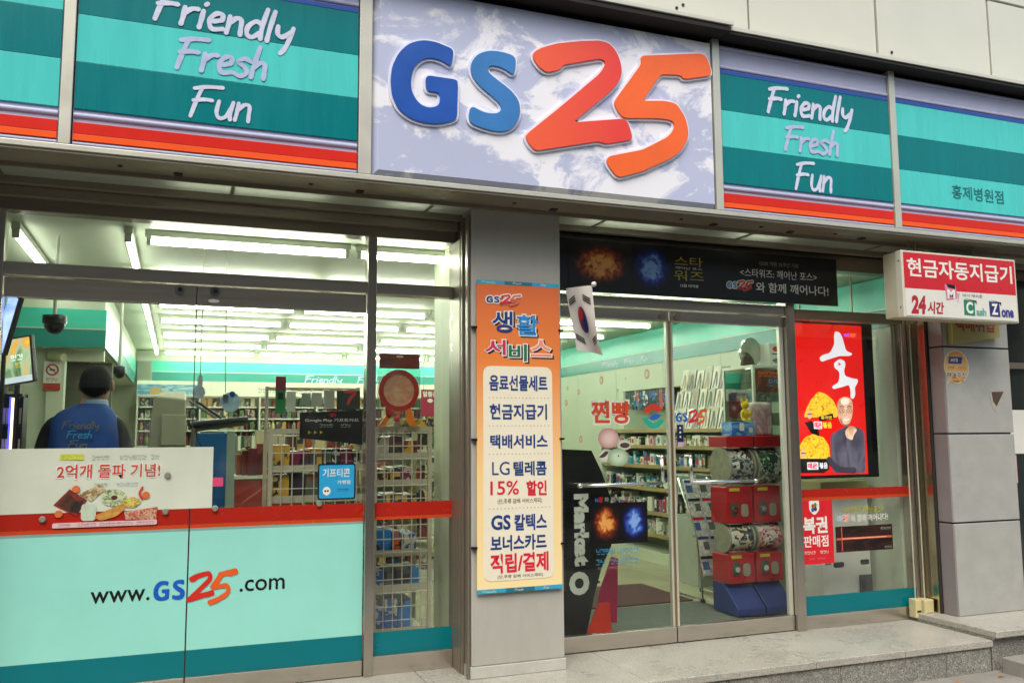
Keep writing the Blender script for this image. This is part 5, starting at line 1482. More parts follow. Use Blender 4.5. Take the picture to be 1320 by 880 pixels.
for b_ in range(7):
    x0 = -.50 + b_ * .78
    lab = 'glass fronted drinks cooler on the back wall, %s from the left' % ORD[b_]
    t = thing('drinks_cooler', (x0 + .37, 7.7, 0), lab, 'cooler', 'drinks coolers along the back wall')
    box('back', (x0, x0 + .74, 7.94, 7.98, 0, 1.90), M('cooler_inside', '#8d9484', .5), t)
    box('header', (x0 - .02, x0 + .758, 7.38, 7.98, 1.902, 2.10), M('lit_header', '#d3d6ba', .4, emit=.25), t)
    box('upright', (x0 - .02, x0, 7.40, 7.98, 0, 1.90), TRIM, t)
    box('base', (x0, x0 + .74, 7.42, 7.93, 0, .22), TRIM, t)
    for s_, z in enumerate((.42, .75, 1.05, 1.24, 1.445, 1.605, 1.765)):
        box('shelf', (x0 + .004, x0 + .736, 7.50, 7.93, z - .02, z), TRIM, t)
        n = 10
        for k in range(n):
            m = rnd.choice(range(10)) if s_ > 3 else rnd.choice((2, 9, 8, 6, 7))
            hh = .118 if s_ > 3 else .17
            spec.append(('b' if s_ < 4 or rnd.random() < .3 else 'x', x0 + .045 + k * .071, 7.55, z + .001, .058, .058, hh * rnd.uniform(.88, 1.05), m))
goods('drinks', spec, 'rows of small bottles and cans filling the coolers on the back wall', 'drinks')
hp = thing('header_picture', (-.1, 7.37, 1.92), 'pale blue mountain picture strip on the leftmost cooler header', 'picture')
box('sheet', (-.515, .28, 7.372, 7.379, 1.915, 2.05), noise_art('mountain_print', ['#cfe0d8', '#8ec0d0', '#3f8fb0', '#b9d8d8'], 4, 1.5, stretch=(1, 1, 4)), hp)
box('orange_label', (-.36, -.22, 7.368, 7.3715, 1.92, 2.0), M('amber_label', '#cfa860', .4), hp)
greek(.95, 1.75, 1.955, 2.015, 7.376, M('dim_green_print', '#7d8a70', .5), hp)

sk = thing('wall_speaker', (-.47, 7.85, 2.13), 'grey box speaker on the teal band beside the till canopy', 'speaker')
box('case', (-.548, -.36, 7.82, 7.98, 2.125, 2.40), M('speaker_grey', '#8d9484', .5), sk, bevel=.006)
box('grille', (-.53, -.378, 7.815, 7.8195, 2.15, 2.38), M('speaker_cloth', '#7d8474', .7), sk)

# ---- gondola shelves in the middle of the shop
def gondola(x0, x1, y0, y1, h, label, seed):
    t = thing('gondola_shelf', ((x0 + x1) / 2, (y0 + y1) / 2, 0), label, 'shelf', 'gondola shelves in the shop')
    box('spine', (x0, x1, (y0 + y1) / 2 - .02, (y0 + y1) / 2 + .02, 0, h), TRIM, t)
    box('plinth', (x0, x1, y0, y1, 0, .10), TRIM, t)
    for xx in (x0 - .022, x1 + .001):
        for yy in (y0, (y0 + y1) / 2 - .01, y1 - .02):
            box('end_post', (xx, xx + .02, yy, yy + .02, 0, h), STEELD, t)
    sp = []; r = random.Random(seed)
    zz = [.101]
    z = .38
    while z < h - .12:
        box('shelf', (x0 + .001, x1 - .001, y0, y1, z - .02, z), TRIM, t); zz.append(z + .001); z += .28
    for z in zz:
        x = x0 + .03
        while x < x1 - .08:
            w = r.choice((.05, .07, .09, .12)); m = r.randrange(10); hh = r.uniform(.10, .2)
            for yy in (y0 + .08, y1 - .08): sp.append((r.choice('xxxb'), x + w / 2, yy, z, w * .92, .11, hh, m))
            x += w + .004
    goods('packaged_goods', sp, 'packs and tins crowding the ' + label, 'goods')
gondola(.62, 2.35, 3.0, 3.7, 1.36, 'long gondola shelf facing the left window', 11)
gondola(.62, 2.35, 4.9, 5.6, 1.36, 'second long gondola shelf deeper in the shop', 12)
pm = thing('promotion_table', (.62, 2.4, 0), 'low promotion table with a red skirt behind the blue cabinet', 'table')
box('skirt', (.44, .95, 2.2, 2.6, .02, 1.02), M('red_skirt', '#a03228', .6, var=.2, vs=12), pm)
box('top', (.42, .97, 2.18, 2.62, 1.0205, 1.045), TRIM, pm)
sp = []; r = random.Random(44)
for k in range(26): sp.append((r.choice('xxb'), .47 + r.random() * .44, 2.24 + r.random() * .3, 1.046, .07, .07, r.uniform(.08, .26), r.choice((0, 1, 3, 8, 4, 6))))
goods('promotion_goods', sp, 'mixed bags and tins on the low promotion table', 'goods')
gondola(2.95, 3.95, 4.6, 5.2, 1.30, 'short gondola shelf seen through the doors', 13)
sp = []
r = random.Random(21)
for k in range(60):
    sp.append(('x', 1.9 + r.random() * .75, 3.02 + r.random() * .6, 1.36 + r.random() * .10, .09, .08, .07, r.choice((3, 8, 3, 5))))
goods('snack_bags', sp, 'heap of yellow snack bags on top of the gondola shelf', 'snacks')
rpz = thing('hanging_poster', (2.55, 3.95, 1.55), 'crimson hanging poster with white lettering above the snack bags', 'poster')
box('sheet', (2.42, 2.70, 3.955, 3.962, 1.555, 1.845), M('crimson_poster', '#9a1c3c', .45, var=.1), rpz)
text('알뜰존', 2.44, 2.60, 1.765, 1.825, 3.953, PAPER, rpz, bold=.03)
text('봄', 2.60, 2.66, 1.64, 1.69, 3.953, PAPER, rpz, bold=.03)
MB().prism(circle(2.52, 1.725, .03, .022, n=12), 3.9525, 3.9548).build('badge', PAPER, rpz)
MB().prism(rounded([(2.60, 1.84), (2.69, 1.84), (2.69, 1.75), (2.64, 1.74)], .02), 3.9525, 3.9548).build('blue_figure', M('deep_blue_print', '#243a80', .4), rpz)
for x in (2.45, 2.67):
    MB().cyl((x, 3.958, 1.845), (x, 3.958, 2.558), .003, seg=6).build('string', STEELD, rpz)

# ---- wire racks standing behind the glass
WIRE = M('rack_wire', '#c9c6b8', .35, metal=.2)
RACK = M('rack_paint', '#b3ad94', .45, var=.05)
def wire_rack(x0, x1, y0, y1, z0, z1, shelves, label, nx, nz):
    t = thing('wire_rack', ((x0 + x1) / 2, (y0 + y1) / 2, 0), label, 'rack', 'wire racks behind the glass')
    for x in (x0, x1):
        for y in (y0 - .004, y1):
            box('post', (x - .012, x + .012, y - .012, y + .012, 0, z1), RACK, t)
    box('top_rail', (x0 + .0125, x1 - .0125, y0 - .014, y0 + .006, z1 - .03, z1), RACK, t)
    for z in shelves:
        box('shelf', (x0 + .013, x1 - .013, y0 + .012, y1 - .013, z - .012, z), RACK, t)
        box('shelf_lip', (x0 + .013, x1 - .013, y0 + .0065, y0 + .0118, z - .02, z + .022), RACK, t)
    for i in range(1, nx):
        x = x0 + (x1 - x0) * i / nx
        MB().cyl((x, y0 - .008, z0), (x, y0 - .008, z1 - .031), .0036, seg=6).build('upright_wire', WIRE, t)
    for j in range(nz + 1):
        z = z0 + (z1 - .04 - z0) * j / nz
        MB().cyl((x0 + .0125, y0 - .013, z), (x1 - .0125, y0 - .013, z), .0032, seg=6).build('cross_wire', WIRE, t)
    return t
sh1 = [.28, .52, .74, .98, 1.16]
rk = wire_rack(.520, 1.100, .30, .62, .20, 1.40, sh1, 'wire mesh rack behind the left window under the black board', 9, 11)
for x in (.52, 1.10):
    box('back_post', (x - .010, x + .010, .600, .618, 1.401, 1.67), RACK, rk)
box('hook_rail', (.531, 1.089, .602, .616, 1.645, 1.665), RACK, rk)
sh2 = [.16, .42, .63, .86, 1.06, 1.225]
wire_rack(1.150, 1.500, .30, .68, .15, 1.412, sh2, 'narrow wire mesh rack behind the side pane with the red toy on top', 6, 15)
PACKC = ['#2a68b0', '#c85a2a', '#3a3a40', '#8a3a34', '#b9b4a0', '#2f7fc0', '#5a6a58', '#c9a040', '#7a2a48']
packm = [block_art('pack_print%d' % i, [c, c, c, '#3a3832', c, c, PACKC[(i + 4) % 9], c, '#c4c0b0'], 9) for i, c in enumerate(PACKC)]
def shelf_packs(x0, x1, y0, y1, z, hmax, where, seed, pal, wmin=.06, wmax=.12, axis='x', nm='product_box', grp=None):
    r = random.Random(seed); a = x0 if axis == 'x' else y0; end = x1 if axis == 'x' else y1; n = 0
    while True:
        w = r.uniform(wmin, wmax)
        if a + w > end or n >= 20: break
        h = hmax * r.uniform(.7, 1.0); m = packm[r.choice(pal)]
        if axis == 'x': b = (a, a + w - .006, y0, y1 - r.uniform(0, .04), z + .0006, z + h)
        else: b = (x0 + r.uniform(0, .03), x1, a, a + w - .006, z + .0006, z + h)
        mb = MB().box(*b)
        o = mb.build(nm, m, None, bevel=.004)
        tag(o, 'small printed pack, %s from left, %s' % (ORD[n], where), 'pack', grp)
        a += w; n += 1
for k, z in enumerate(sh1):
    shelf_packs(.545, 1.08, .335, .56, z, .17 if k < 4 else .15, '%s shelf up of the wide wire rack' % ORD[k], 100 + k, (2, 8, 6, 3, 2, 7), .045, .10, grp='packs on the left wire rack')
pals = [(0, 5, 0), (0, 5, 2), (1, 5, 0, 5), (5, 6, 7, 0), (2, 7, 1, 4), (2, 3, 5, 4)]
for k, z in enumerate(sh2):
    shelf_packs(1.175, 1.48, .335, .62, z, (.20, .13, .16, .13, .12, .13)[k], '%s shelf up of the narrow wire rack' % ORD[k], 200 + k, pals[k], .05, .11, grp='packs on the narrow wire rack')

# board with lettering on the left rack
gb = thing('black_card_board', (.87, .29, 1.30), 'black board advertising gift cards on top of the left wire rack', 'board')
MB().prism([(.685, 1.345), (1.065, 1.30), (1.065, 1.512), (.685, 1.497)], .265, .277).build('board', M('matt_black', '#131314', .5, var=.3, vs=6), gb)
text('Google Play 기프트카드', .715, 1.04, 1.438, 1.462, .2640, PAPER, gb)
text('할인', .865, .90, 1.472, 1.492, .2640, CRIMSON, gb, bold=.03)
greek(.78, .99, 1.408, 1.428, .2640, DOT, gb)
for k in range(3):
    MB().prism([(.735 + k * .035, 1.388), (.735 + k * .035, 1.368), (.752 + k * .035, 1.378)], .2640, .2648).build('arrow_mark', YEL, gb)
cards = [(.545, 1.492, .605, 1.640, '#1f7a3c', 'green card pack with a dark red top hanging above the left rack'), (.610, 1.505, .665, 1.625, '#b9bfa8', 'pale blank card hanging right of the green card pack'), (.70, 1.54, .755, 1.615, '#8d9a86', 'grey green card hanging second right of the green pack'), (.76, 1.535, .822, 1.62, '#aab09c', 'pale card hanging third right of the green pack'), (.835, 1.525, .90, 1.635, '#a9ad98', 'pale card hanging nearest the dark card on the right')]
for k, (a, b, c, d, col, lab) in enumerate(cards):
    t = thing('hanging_card', ((a + c) / 2, .33, b), lab, 'card', 'cards hanging above the left rack')
    box('card', (a, c, .328, .333, b, d), M('card%d' % k, col, .4, var=.12, vs=20), t)
    MB().tube([((a + c) / 2, .327, d - .006), ((a + c) / 2, .345, d + .004), ((a + c) / 2, .60, 1.655)], .0018, seg=5).build('hook', WIRE, t)
    if k == 0:
        box('top_card', (a, c, .3235, .3275, d - .005, d + .075), M('dark_red_card', '#7d2430', .4, var=.2, vs=30), t)
        box('window', (a + .015, c - .015, .3255, .3278, b + .085, b + .125), BLACK, t)
dk = thing('dark_price_card', (.98, .33, 1.52), 'dark card with a big red figure hanging by the steel mullion', 'card', 'cards hanging above the left rack')
box('card', (.915, 1.06, .335, .340, 1.52, 1.635), M('slate_card', '#3a423c', .4), dk)
MB().stroke([(.965, 1.63), (1.03, 1.625), (1.0, 1.59), (.985, 1.555)], .02, .3335).build('figure', M('price_red', '#c04a44', .4), dk)
MB().tube([(.99, .334, 1.63), (.99, .35, 1.64), (.99, .60, 1.655)], .0018, seg=5).build('hook', WIRE, dk)

# toy in a clear pack on the narrow rack
ty = thing('toy_pack', (1.28, .30, 1.412), 'red and orange round bubble toy in a clear pack on the narrow rack', 'toy')
RB = M('toy_red', '#b5322a', .35); OB = M('toy_orange', '#dd7a2a', .35); TC = M('toy_header', '#8a3a28', .4, var=.2, vs=30)
box('header_card', (1.160, 1.418, .245, .250, 1.772, 1.866), TC, ty)
MB().prism(rrect(1.268, 1.312, 1.842, 1.856, .006), .2435, .2448).build('hang_slot', PAPER, ty)
greek(1.175, 1.25, 1.80, 1.83, .2438, BLACK, ty)
box('backing_card', (1.150, 1.425, .2515, .2545, 1.425, 1.771), glass_mat('clear_blister', tint=(.82, .84, .84), refl=.12), ty)
ring = MB()
cx_, cz_ = 1.282, 1.635
n = 40; vs = []; fs = []
for i in range(n):
    a = 2 * math.pi * i / n
    for r_, y_ in ((.128, .240), (.128, .225), (.098, .225), (.098, .240)):
        vs.append((cx_ + r_ * math.cos(a), y_, cz_ + r_ * 1.02 * math.sin(a)))
for i in range(n):
    for k in range(4):
        fs.append((i * 4 + k, i * 4 + (k + 1) % 4, ((i + 1) % n) * 4 + (k + 1) % 4, ((i + 1) % n) * 4 + k))
ring.add(vs, fs).build('ring', RB, ty)
MB().prism(circle(cx_, cz_, .0975, .099, n=32), .232, .236).build('picture_disc', noise_art('toy_print', ['#d8c0a0', '#d8a880', '#cf8a6a', '#d9cdb0'], 12), ty)
MB().prism(rounded([(1.20, 1.545), (1.235, 1.515), (1.25, 1.48), (1.215, 1.46), (1.195, 1.50)], .01), .226, .240).build('collar', RB, ty)
MB().prism([(1.205, 1.487), (1.235, 1.475), (1.195, 1.413), (1.155, 1.413)], .226, .240).build('leg', OB, ty)
MB().prism([(1.325, 1.54), (1.355, 1.54), (1.395, 1.413), (1.352, 1.413), (1.335, 1.46)], .226, .240).build('leg', OB, ty)
MB().ell((1.275, .236, 1.50), (.024, .012, .017), seg=12, rings=8).build('knob', OB, ty, smooth=True)
MB().ell((1.272, .236, 1.458), (.020, .012, .018), seg=12, rings=8).build('knob', CRIMSON, ty, smooth=True)
MB().prism(rounded([(1.255, 1.44), (1.29, 1.44), (1.302, 1.413), (1.245, 1.413)], .008), .226, .240).build('foot', M('toy_grey', '#7a6a68', .4), ty)

# ---- right wall shelving
WD = M('shelf_wood_edge', '#a08a5a', .5, var=.1)
su = thing('wall_shelf_unit', (4.95, 3.0, 0), 'long wall shelf unit on the right wall seen through the doors', 'shelf')
box('back_panel', (5.068, 5.085, 1.72, 4.35, 0, 1.86), M('shelf_back', '#8f9a80', .5), su)
box('plinth', (4.77, 5.067, 1.72, 4.35, 0, .12), TRIM, su)
for y in (1.705, 4.352):
    box('end_panel', (4.76, 5.085, y, y + .014, 0, 1.42), TRIM, su)
shz = [.30, .53, .78, 1.02, 1.23, 1.40]
for z in shz:
    dpt = 4.76 if z < 1.3 else 4.84
    box('shelf', (dpt, 5.067, 1.722, 4.350, z - .022, z), TRIM, su)
    box('shelf_edge', (dpt - .012, dpt - .0005, 1.722, 4.350, z - .030, z + .008), WD, su)
WPAL = ['#d4d8c8', '#2f68b0', '#5fa08a', '#b8303c', '#e0e0d4', '#3f5a34', '#2a94b0', '#9a9a5a', '#20242c', '#d0a0b0']
wallm = [block_art('wall_pack%d' % i, [c, c, c, WPAL[(i + 3) % 10], c, c, '#d8d6ca', c, '#4a4c4c'], 10) for i, c in enumerate(WPAL)]
packm_old = packm; packm = wallm
wp_ = [(0, 4, 7), (4, 5, 8, 3), (8, 5, 6, 4), (5, 6, 3, 9, 4), (0, 4, 5, 9), (0, 1, 4, 6)]
for k, z in enumerate(shz[:5]):
    # from the far end to the near end so that 'from the left' holds as seen through the door
    r = random.Random(300 + k); y = 4.33; n = 0
    while y > 1.78 and n < 36:
        w = r.uniform(.05, .10); h = (.17, .18, .17, .15, .13)[k] * r.uniform(.55, 1)
        x0 = 4.775 + r.uniform(0, .05); mt_ = wallm[r.choice(wp_[k])]
        if r.random() < .3:
            w = min(w, .065)
            mb = MB().lathe((x0 + w / 2, y - w / 2, z + .0006), [(w * .46, 0), (w * .48, h * .1), (w * .48, h * .68), (w * .2, h * .82), (w * .2, h), (.0005, h)], seg=10)
            nm = 'bottle'
        else:
            mb = MB().box(x0, 5.03, y - w + .006, y, z + .0006, z + h); nm = 'product_box'
            X_ = Matrix.Translation((x0, y, z)) @ Matrix.Rotation(math.radians(r.uniform(-6, 6)), 4, 'Z') @ Matrix.Translation((-x0, -y, -z))
            mb.v = [X_ @ q for q in mb.v]
        o = mb.build(nm, mt_, None, bevel=.004 if nm == 'product_box' else 0)
        if nm == 'product_box':
            lbm = MB().box(x0 - .0012, x0 - .0002, y - w * .8, y - w * .25, z + h * .25, z + h * .75)
            lbm.v = [X_ @ q for q in lbm.v]
            lbm.build('label', wallm[r.choice((0, 4, 1, 3, 9))], o)
        tag(o, 'small %s, %s shelf up of the right wall unit, %s from far end' % ('bottle' if nm == 'bottle' else 'carton', ORD[k], ORD[n]), 'bottle' if nm == 'bottle' else 'carton', 'goods on the right wall shelves')
        y -= w; n += 1
# stockings and cards hanging on pegs above
pg = box('peg_rail', (5.02, 5.062, 1.80, 4.10, 1.855, 1.868), WD, su)
r = random.Random(9); n = 0; y = 4.05
while y > 3.0:
    w = r.uniform(.055, .08)
    o = MB().box(4.93, 4.945, y - w, y - .006, 1.845 - r.uniform(.16, .22), 1.853).build('hanging_pack', wallm[r.choice((8, 8, 5, 3, 1))], None, bevel=.002)
    tag(o, 'dark sock pack hanging on the wall peg rail, %s from far end' % ORD[n], 'sock pack', 'packs hanging on the peg rail')
    y -= w; n += 1
    if n > 16: break
box('peg_shelf', (4.90, 5.062, 3.0, 4.10, 1.8535, 1.8545), WD, su)
# tights display: three rising tiers of tall cards, nearer part of the wall
n = 0
for tier, (x, z, h) in enumerate(((4.84, 1.402, .22), (4.91, 1.60, .22), (4.98, 1.80, .24))):
    box('tier_step', (x + .012, 5.062, 1.76, 2.95, z - .012, z - .001), TRIM, su)
    for k in range(8):
        y = 2.92 - k * .145
        X = Matrix.Translation((x, y, z)) @ Matrix.Rotation(math.radians(12), 4, 'Y')
        mm = M('tights_card%d' % ((k + tier) % 4), ['#c9c6ac', '#a9a890', '#d6d3c2', '#8f8d78'][(k + tier) % 4], .25, var=.12, vs=15)
        o = MB().box(0, .008, -.122, 0, .001, h * (.86 + .05 * ((k * 7 + tier) % 4))).build('tights_card', mm, None, xf=X)
        lg_ = M('leg_print%d' % ((k + tier * 2) % 3), ['#2c2622', '#8a6a50', '#4a3c34'][(k + tier * 2) % 3], .4, var=.3, vs=40)
        mb2 = MB(); s0 = .5 - .3 * ((k + tier) % 2)
        mb2.stroke([(.03, .02), (.045, .09), (.04 + .03 * s0, .17)], .026, -.0012); mb2.stroke([(.085, .03), (.07 + .02 * s0, .10), (.065, .165)], .024, -.0018)
        mb2.build('leg_picture', lg_, o, xf=X @ Matrix(((0, 1, 0, 0), (-1, 0, 0, 0), (0, 0, 1, 0), (0, 0, 0, 1))))
        tag(o, 'tall pale tights card, %s tier of the wall display, %s from far end' % (('lowest', 'middle', 'top')[tier], ORD[k]), 'tights card', 'tights cards on the right wall display')
packm = packm_old

# ---- glass cabinet by the right window
gc = thing('glass_cabinet', (4.75, 1.2, 0), 'tall white framed glass cabinet near the right door', 'cabinet')
CW_ = M('cabinet_white', '#c2c8ba', .4, var=.04)
CX0, CX1, CY0, CY1 = 4.50, 5.00, 1.00, 1.44
box('base', (CX0 + .008, CX1 - .008, CY0 + .008, CY1 - .008, 0, 1.02), CW_, gc, bevel=.004)
for x in (CX0, CX1 - .022):
    for y_ in (CY0, CY1 - .022):
        box('post', (x, x + .022, y_, y_ + .022, 1.0205, 1.905), CW_, gc)
box('top', (CX0 - .002, CX1 + .002, CY0 - .002, CY1 + .002, 1.9055, 1.93), CW_, gc)
CG = glass_mat('cabinet_glass', tint=(.78, .86, .82), refl=.16)
for z in (1.22, 1.42, 1.62, 1.78):
    box('glass_shelf', (CX0 + .024, CX1 - .024, CY0 + .024, CY1 - .024, z, z + .006), glass_mat('shelf_glass', tint=(.8, .88, .84), refl=.15), gc)
box('pane', (CX0 + .0225, CX1 - .0225, CY0 + .006, CY0 + .011, 1.022, 1.904), CG, gc)
box('pane', (CX0 + .006, CX0 + .011, CY0 + .0225, CY1 - .0225, 1.022, 1.904), CG, gc)
box('back', (CX0 + .0225, CX1 - .0225, CY1 - .015, CY1 - .003, 1.0205, 1.90), M('cabinet_back', '#70826f', .4), gc)
box('orange_label', (CX0 - .003, CX0 - .0005, 1.22, 1.40, 1.14, 1.30), M('orange_label', '#d05a28', .4), gc)
greek(-1.39, -1.24, 1.225, 1.265, CX0 - .0045, PAPER, gc, xf=PX)
box('snack_poster', (CX0 + .03, CX1 - .03, CY0 - .004, CY0 - .0005, 1.70, 1.89), noise_art('snack_print', ['#5a2f1e', '#8a4a2a', '#3f2a1c', '#6f3a22'], 8), gc)
greek(CX0 + .05, CX1 - .06, 1.83, 1.875, CY0 - .0052, M('poster_orange', '#e06a34', .4), gc, 3)
greek(CX0 + .15, CX1 - .06, 1.75, 1.81, CY0 - .0052, LBL, gc, 4)
r = random.Random(31); n = 0
for z in (1.226, 1.426, 1.626):
    for k in range(4):
        x = CX0 + .04 + k * .107
        o = MB().box(x, x + .09, 1.08, 1.30, z + .0006, z + r.uniform(.07, .12)).build('boxed_bun', packm[r.choice((4, 6, 7, 2))], None, bevel=.006)
        tag(o, 'small box in the glass cabinet, %s from left on its %s shelf' % (ORD[k], ('lowest', 'middle', 'upper')[n // 4]), 'box', 'boxes inside the glass cabinet'); n += 1
rb = thing('wrapped_round_pack', (4.6, 1.2, 1.93), 'round clear wrapped pack standing on top of the glass cabinet', 'pack')
MB().prism(circle(4.625, 2.055, .105, .124, n=26), 1.18, 1.215).build('disc', M('foil_wrap', '#b9bcae', .12, metal=.5, var=.3, vs=9), rb, bevel=.0)
MB().prism(rounded([(4.50, 1.931), (4.64, 1.931), (4.62, 2.0), (4.55, 2.06)], .03), 1.15, 1.178).build('dark_wrap', M('brown_wrap', '#4a4238', .2, var=.4, vs=20), rb)
bx_ = thing('printed_carton', (4.85, 1.15, 1.93), 'white carton with red print on top of the glass cabinet', 'carton')
box('carton', (4.72, 4.985, 1.06, 1.30, 1.931, 2.125), PAPER, bx_, bevel=.004)
for i in range(2):
    for j in range(2):
        MB().prism(circle(4.79 + i * .11, 2.075 - j * .10, .034, .022, n=14), 1.0555, 1.0592).build('red_print', CRIMSON if (i + j) % 2 == 0 else M('mauve_print', '#9a8aa0', .4), bx_)
        box('dark_line', (4.75 + i * .12, 4.85 + i * .12, 1.0555, 1.0592, 2.028 - j * .055, 2.036 - j * .055), BLACK, bx_)

# ---- capsule toy machines
gm_red = M('capsule_red', '#a31f24', .3, var=.08, vs=4)
for c_, (x0, x1) in enumerate(((3.885, 4.125), (4.140, 4.385))):
    t = thing('capsule_machine', ((x0 + x1) / 2, .65, 0), 'red double capsule toy machine inside the right door, %s of the two' % ('left', 'right')[c_], 'capsule machine', 'capsule toy machines')
    xm = (x0 + x1) / 2; w = x1 - x0
    MB().add([(x0, .44, .02), (x1, .44, .02), (x1, .76, .02), (x0, .76, .02), (x0, .44, .07), (x1, .44, .07), (x1, .62, .235), (x0, .62, .235), (x1, .76, .235), (x0, .76, .235)],
             [(3, 2, 1, 0), (0, 1, 5, 4), (4, 5, 6, 7), (7, 6, 8, 9), (1, 2, 8, 6, 5), (2, 3, 9, 8), (3, 0, 4, 7, 9)]).build('blue_tray', M('blue_tray', '#20316e', .35, var=.1), t, bevel=.004)
    for z0, z1, d0, d1 in ((.236, .455, .457, .675), (.677, .955, .957, 1.250)):
        b = MB().box(x0, x1, .55, .76, z0, z1).build('red_body', gm_red, t, bevel=.008)
        MB().prism(rrect(xm + .01, xm + .075, z0 + .05, z0 + .145, .028), .545, .5496).build('chute', M('chute_grey', '#8f8a78', .35), b)
        MB().prism(rrect(xm - .085, xm - .015, z0 + .06, z0 + .16, .028), .545, .5496).build('coin_plate', M('coin_plate', '#5a5f50', .3, metal=.4), b)
        MB().cyl((xm - .05, .528, z0 + .105), (xm - .05, .5448, z0 + .105), .022, seg=14).build('crank', CHROME, b)
        MB().box(xm - .09, xm - .0, .5455, .5492, z1 - .035, z1 - .012).build('label', M('lime_label', '#b9b23a', .4), b)
        zc, rr = (d0 + d1) / 2, (d1 - d0) / 2
        art = block_art('capsule_print%d%d' % (c_, z0 > .5), [['#6a6f60', '#d0d0c0', '#3a3f38', '#c9b8a0', '#2c302c', '#d8d8cc'], ['#a83a48', '#d8a8a0', '#5a2a30', '#d0c8b8', '#c05a50', '#e0d8d0'], ['#9a9c90', '#3a4a6a', '#d8d6c8', '#2a2a2a', '#b0b0a4', '#4a3a3a'], ['#3a5a44', '#b9c0a8', '#20302a', '#d0d0c0', '#6a8a70', '#2a3a30']][(c_ + 2 * (z0 > .5)) % 4], 14, rough=.12)
        yc = .625
        MB().cyl((x0 + .022, yc, zc), (x1 - .022, yc, zc), rr - .012, seg=32).build('picture_roll', art, t)
        for xa, xb in ((x0 + .004, x0 + .020), (x1 - .020, x1 - .004)):
            MB().cyl((xa, yc, zc), (xb, yc, zc), rr - .002, seg=32).build('drum_rim', M('drum_rim', '#8f8d7a', .2, var=.25, vs=20), t)
        dr = MB().cyl((x0 + .0205, yc, zc), (x1 - .0205, yc, zc), rr - .004, seg=32, caps=False)
        dr.build('clear_drum', glass_mat('clear_drum', tint=(.97, .98, .97), refl=.07), t, smooth=True)
        MB().cyl((xm - .02, yc - rr + .004, zc - rr * .3), (xm + .02, yc - rr + .004, zc - rr * .3), .006, seg=8).build('latch', BLACK, t)
    box('top_shelf', (x0, x1, .52, .76, 1.252, 1.335), gm_red, t, bevel=.006)
tb = thing('blue_tissue_box', (4.07, .62, 1.336), 'blue wave printed box on top of the left capsule machine', 'box')
box('box', (3.965, 4.175, .56, .70, 1.336, 1.445), noise_art('wave_print', ['#1d4a9a', '#2f78c8', '#8ab8d8', '#1f5ab0'], 9, 1.0, stretch=(1, 1, 3)), tb, bevel=.004)
MB().prism(rrect(4.035, 4.075, 1.375, 1.435, .012), .556, .5596).build('cream_motif', CREAM, tb)
MB().prism(rrect(4.12, 4.155, 1.36, 1.40, .012), .556, .5596).build('cream_motif', CREAM, tb)
pk = thing('pink_bag', (4.30, .66, 1.336), 'pale pink wrapped bag on top of the right capsule machine', 'bag')
MB().box(4.20, 4.375, .60, .72, 1.336, 1.60).build('bag', noise_art('pink_bag_print', ['#c9b8b4', '#b08a90', '#d8d0c8', '#8a7880'], 8, 1.2, rough=.2), pk, bevel=.02)
yf = thing('yellow_soft_toy', (4.13, .62, 1.446), 'small yellow plush figure leaning on the blue printed box', 'toy')
YF = M('toy_yellow', '#d8b81c', .7, var=.1, vs=30)
mb = MB(); mb.ell((4.145, .64, 1.50), (.035, .03, .050), seg=14, rings=10); mb.ell((4.145, .635, 1.575), (.032, .028, .032), seg=14, rings=10)
for s in (-1, 1): mb.ell((4.145 + s * .024, .64, 1.61), (.010, .010, .018), seg=8, rings=6); mb.ell((4.145 + s * .036, .62, 1.51), (.014, .014, .024), seg=8, rings=6); mb.ell((4.145 + s * .02, .615, 1.46), (.016, .02, .014), seg=8, rings=6)
mb.build('body', YF, yf, smooth=True)

# ---- newspaper rack and display bin
nr = thing('newspaper_rack', (4.08, 1.2, 0), 'wire newspaper rack on castors between the doors and the capsule machines', 'rack')
for x in (3.98, 4.26):
    MB().tube([(x, 1.05, .03), (x, 1.12, .55), (x, 1.38, .98)], .009, seg=8).build('leg', CHROME, nr)
    MB().tube([(x, 1.05, .03), (x, 1.50, .03), (x, 1.38, .98)], .009, seg=8).build('back_leg', CHROME, nr)
    MB().cyl((x - .01, 1.05, .02), (x + .01, 1.05, .02), .02, seg=12).build('castor', BLACK, nr)
    MB().cyl((x - .01, 1.50, .02), (x + .01, 1.50, .02), .02, seg=12).build('castor', BLACK, nr)
for k in range(5):
    z = .22 + k * .15; y = 1.06 + k * .055
    MB().cyl((3.98, y, z), (4.26, y, z), .006, seg=8).build('bar', CHROME, nr)
    X = Matrix.Translation((3.99, y - .012, z - .005)) @ Matrix.Rotation(math.radians(-22), 4, 'X')
    for q in range(2):
        m = block_art('newsprint%d' % ((k + q) % 3), [['#c5c8c4', '#a0a4a8', '#d4d5d0', '#b0b4b8'], ['#d0d0c8', '#b8bab8', '#dcdcd6', '#a8aaaa'], ['#c0c5ca', '#a0a8b0', '#d2d4d4', '#b4b4b4']][(k + q) % 3], 40)
        o = MB().box(q * .137, q * .137 + .130, -.010, 0, 0.0, .17).build('newspaper', m, None, xf=X)
        MB().box(q * .137 + .008, q * .137 + .122, -.0116, -.0102, .135, .158).build('masthead', (BLACK, NAVY, CRIMSON)[(k + 2 * q) % 3], o, xf=X)
        MB().box(q * .137 + .012 + .05 * (k % 2), q * .137 + .072 + .04 * (k % 2), -.0116, -.0102, .05, .115).build('news_picture', (M('news_blue', '#3a5a90', .5, var=.4, vs=60), M('news_grey', '#5a5a58', .5, var=.5, vs=60))[(k + q) % 2], o, xf=X)
        tag(o, 'folded newspaper on the wire rack, %s row up, %s one' % (ORD[k], ('left', 'right')[q]), 'newspaper', 'newspapers on the wire rack')
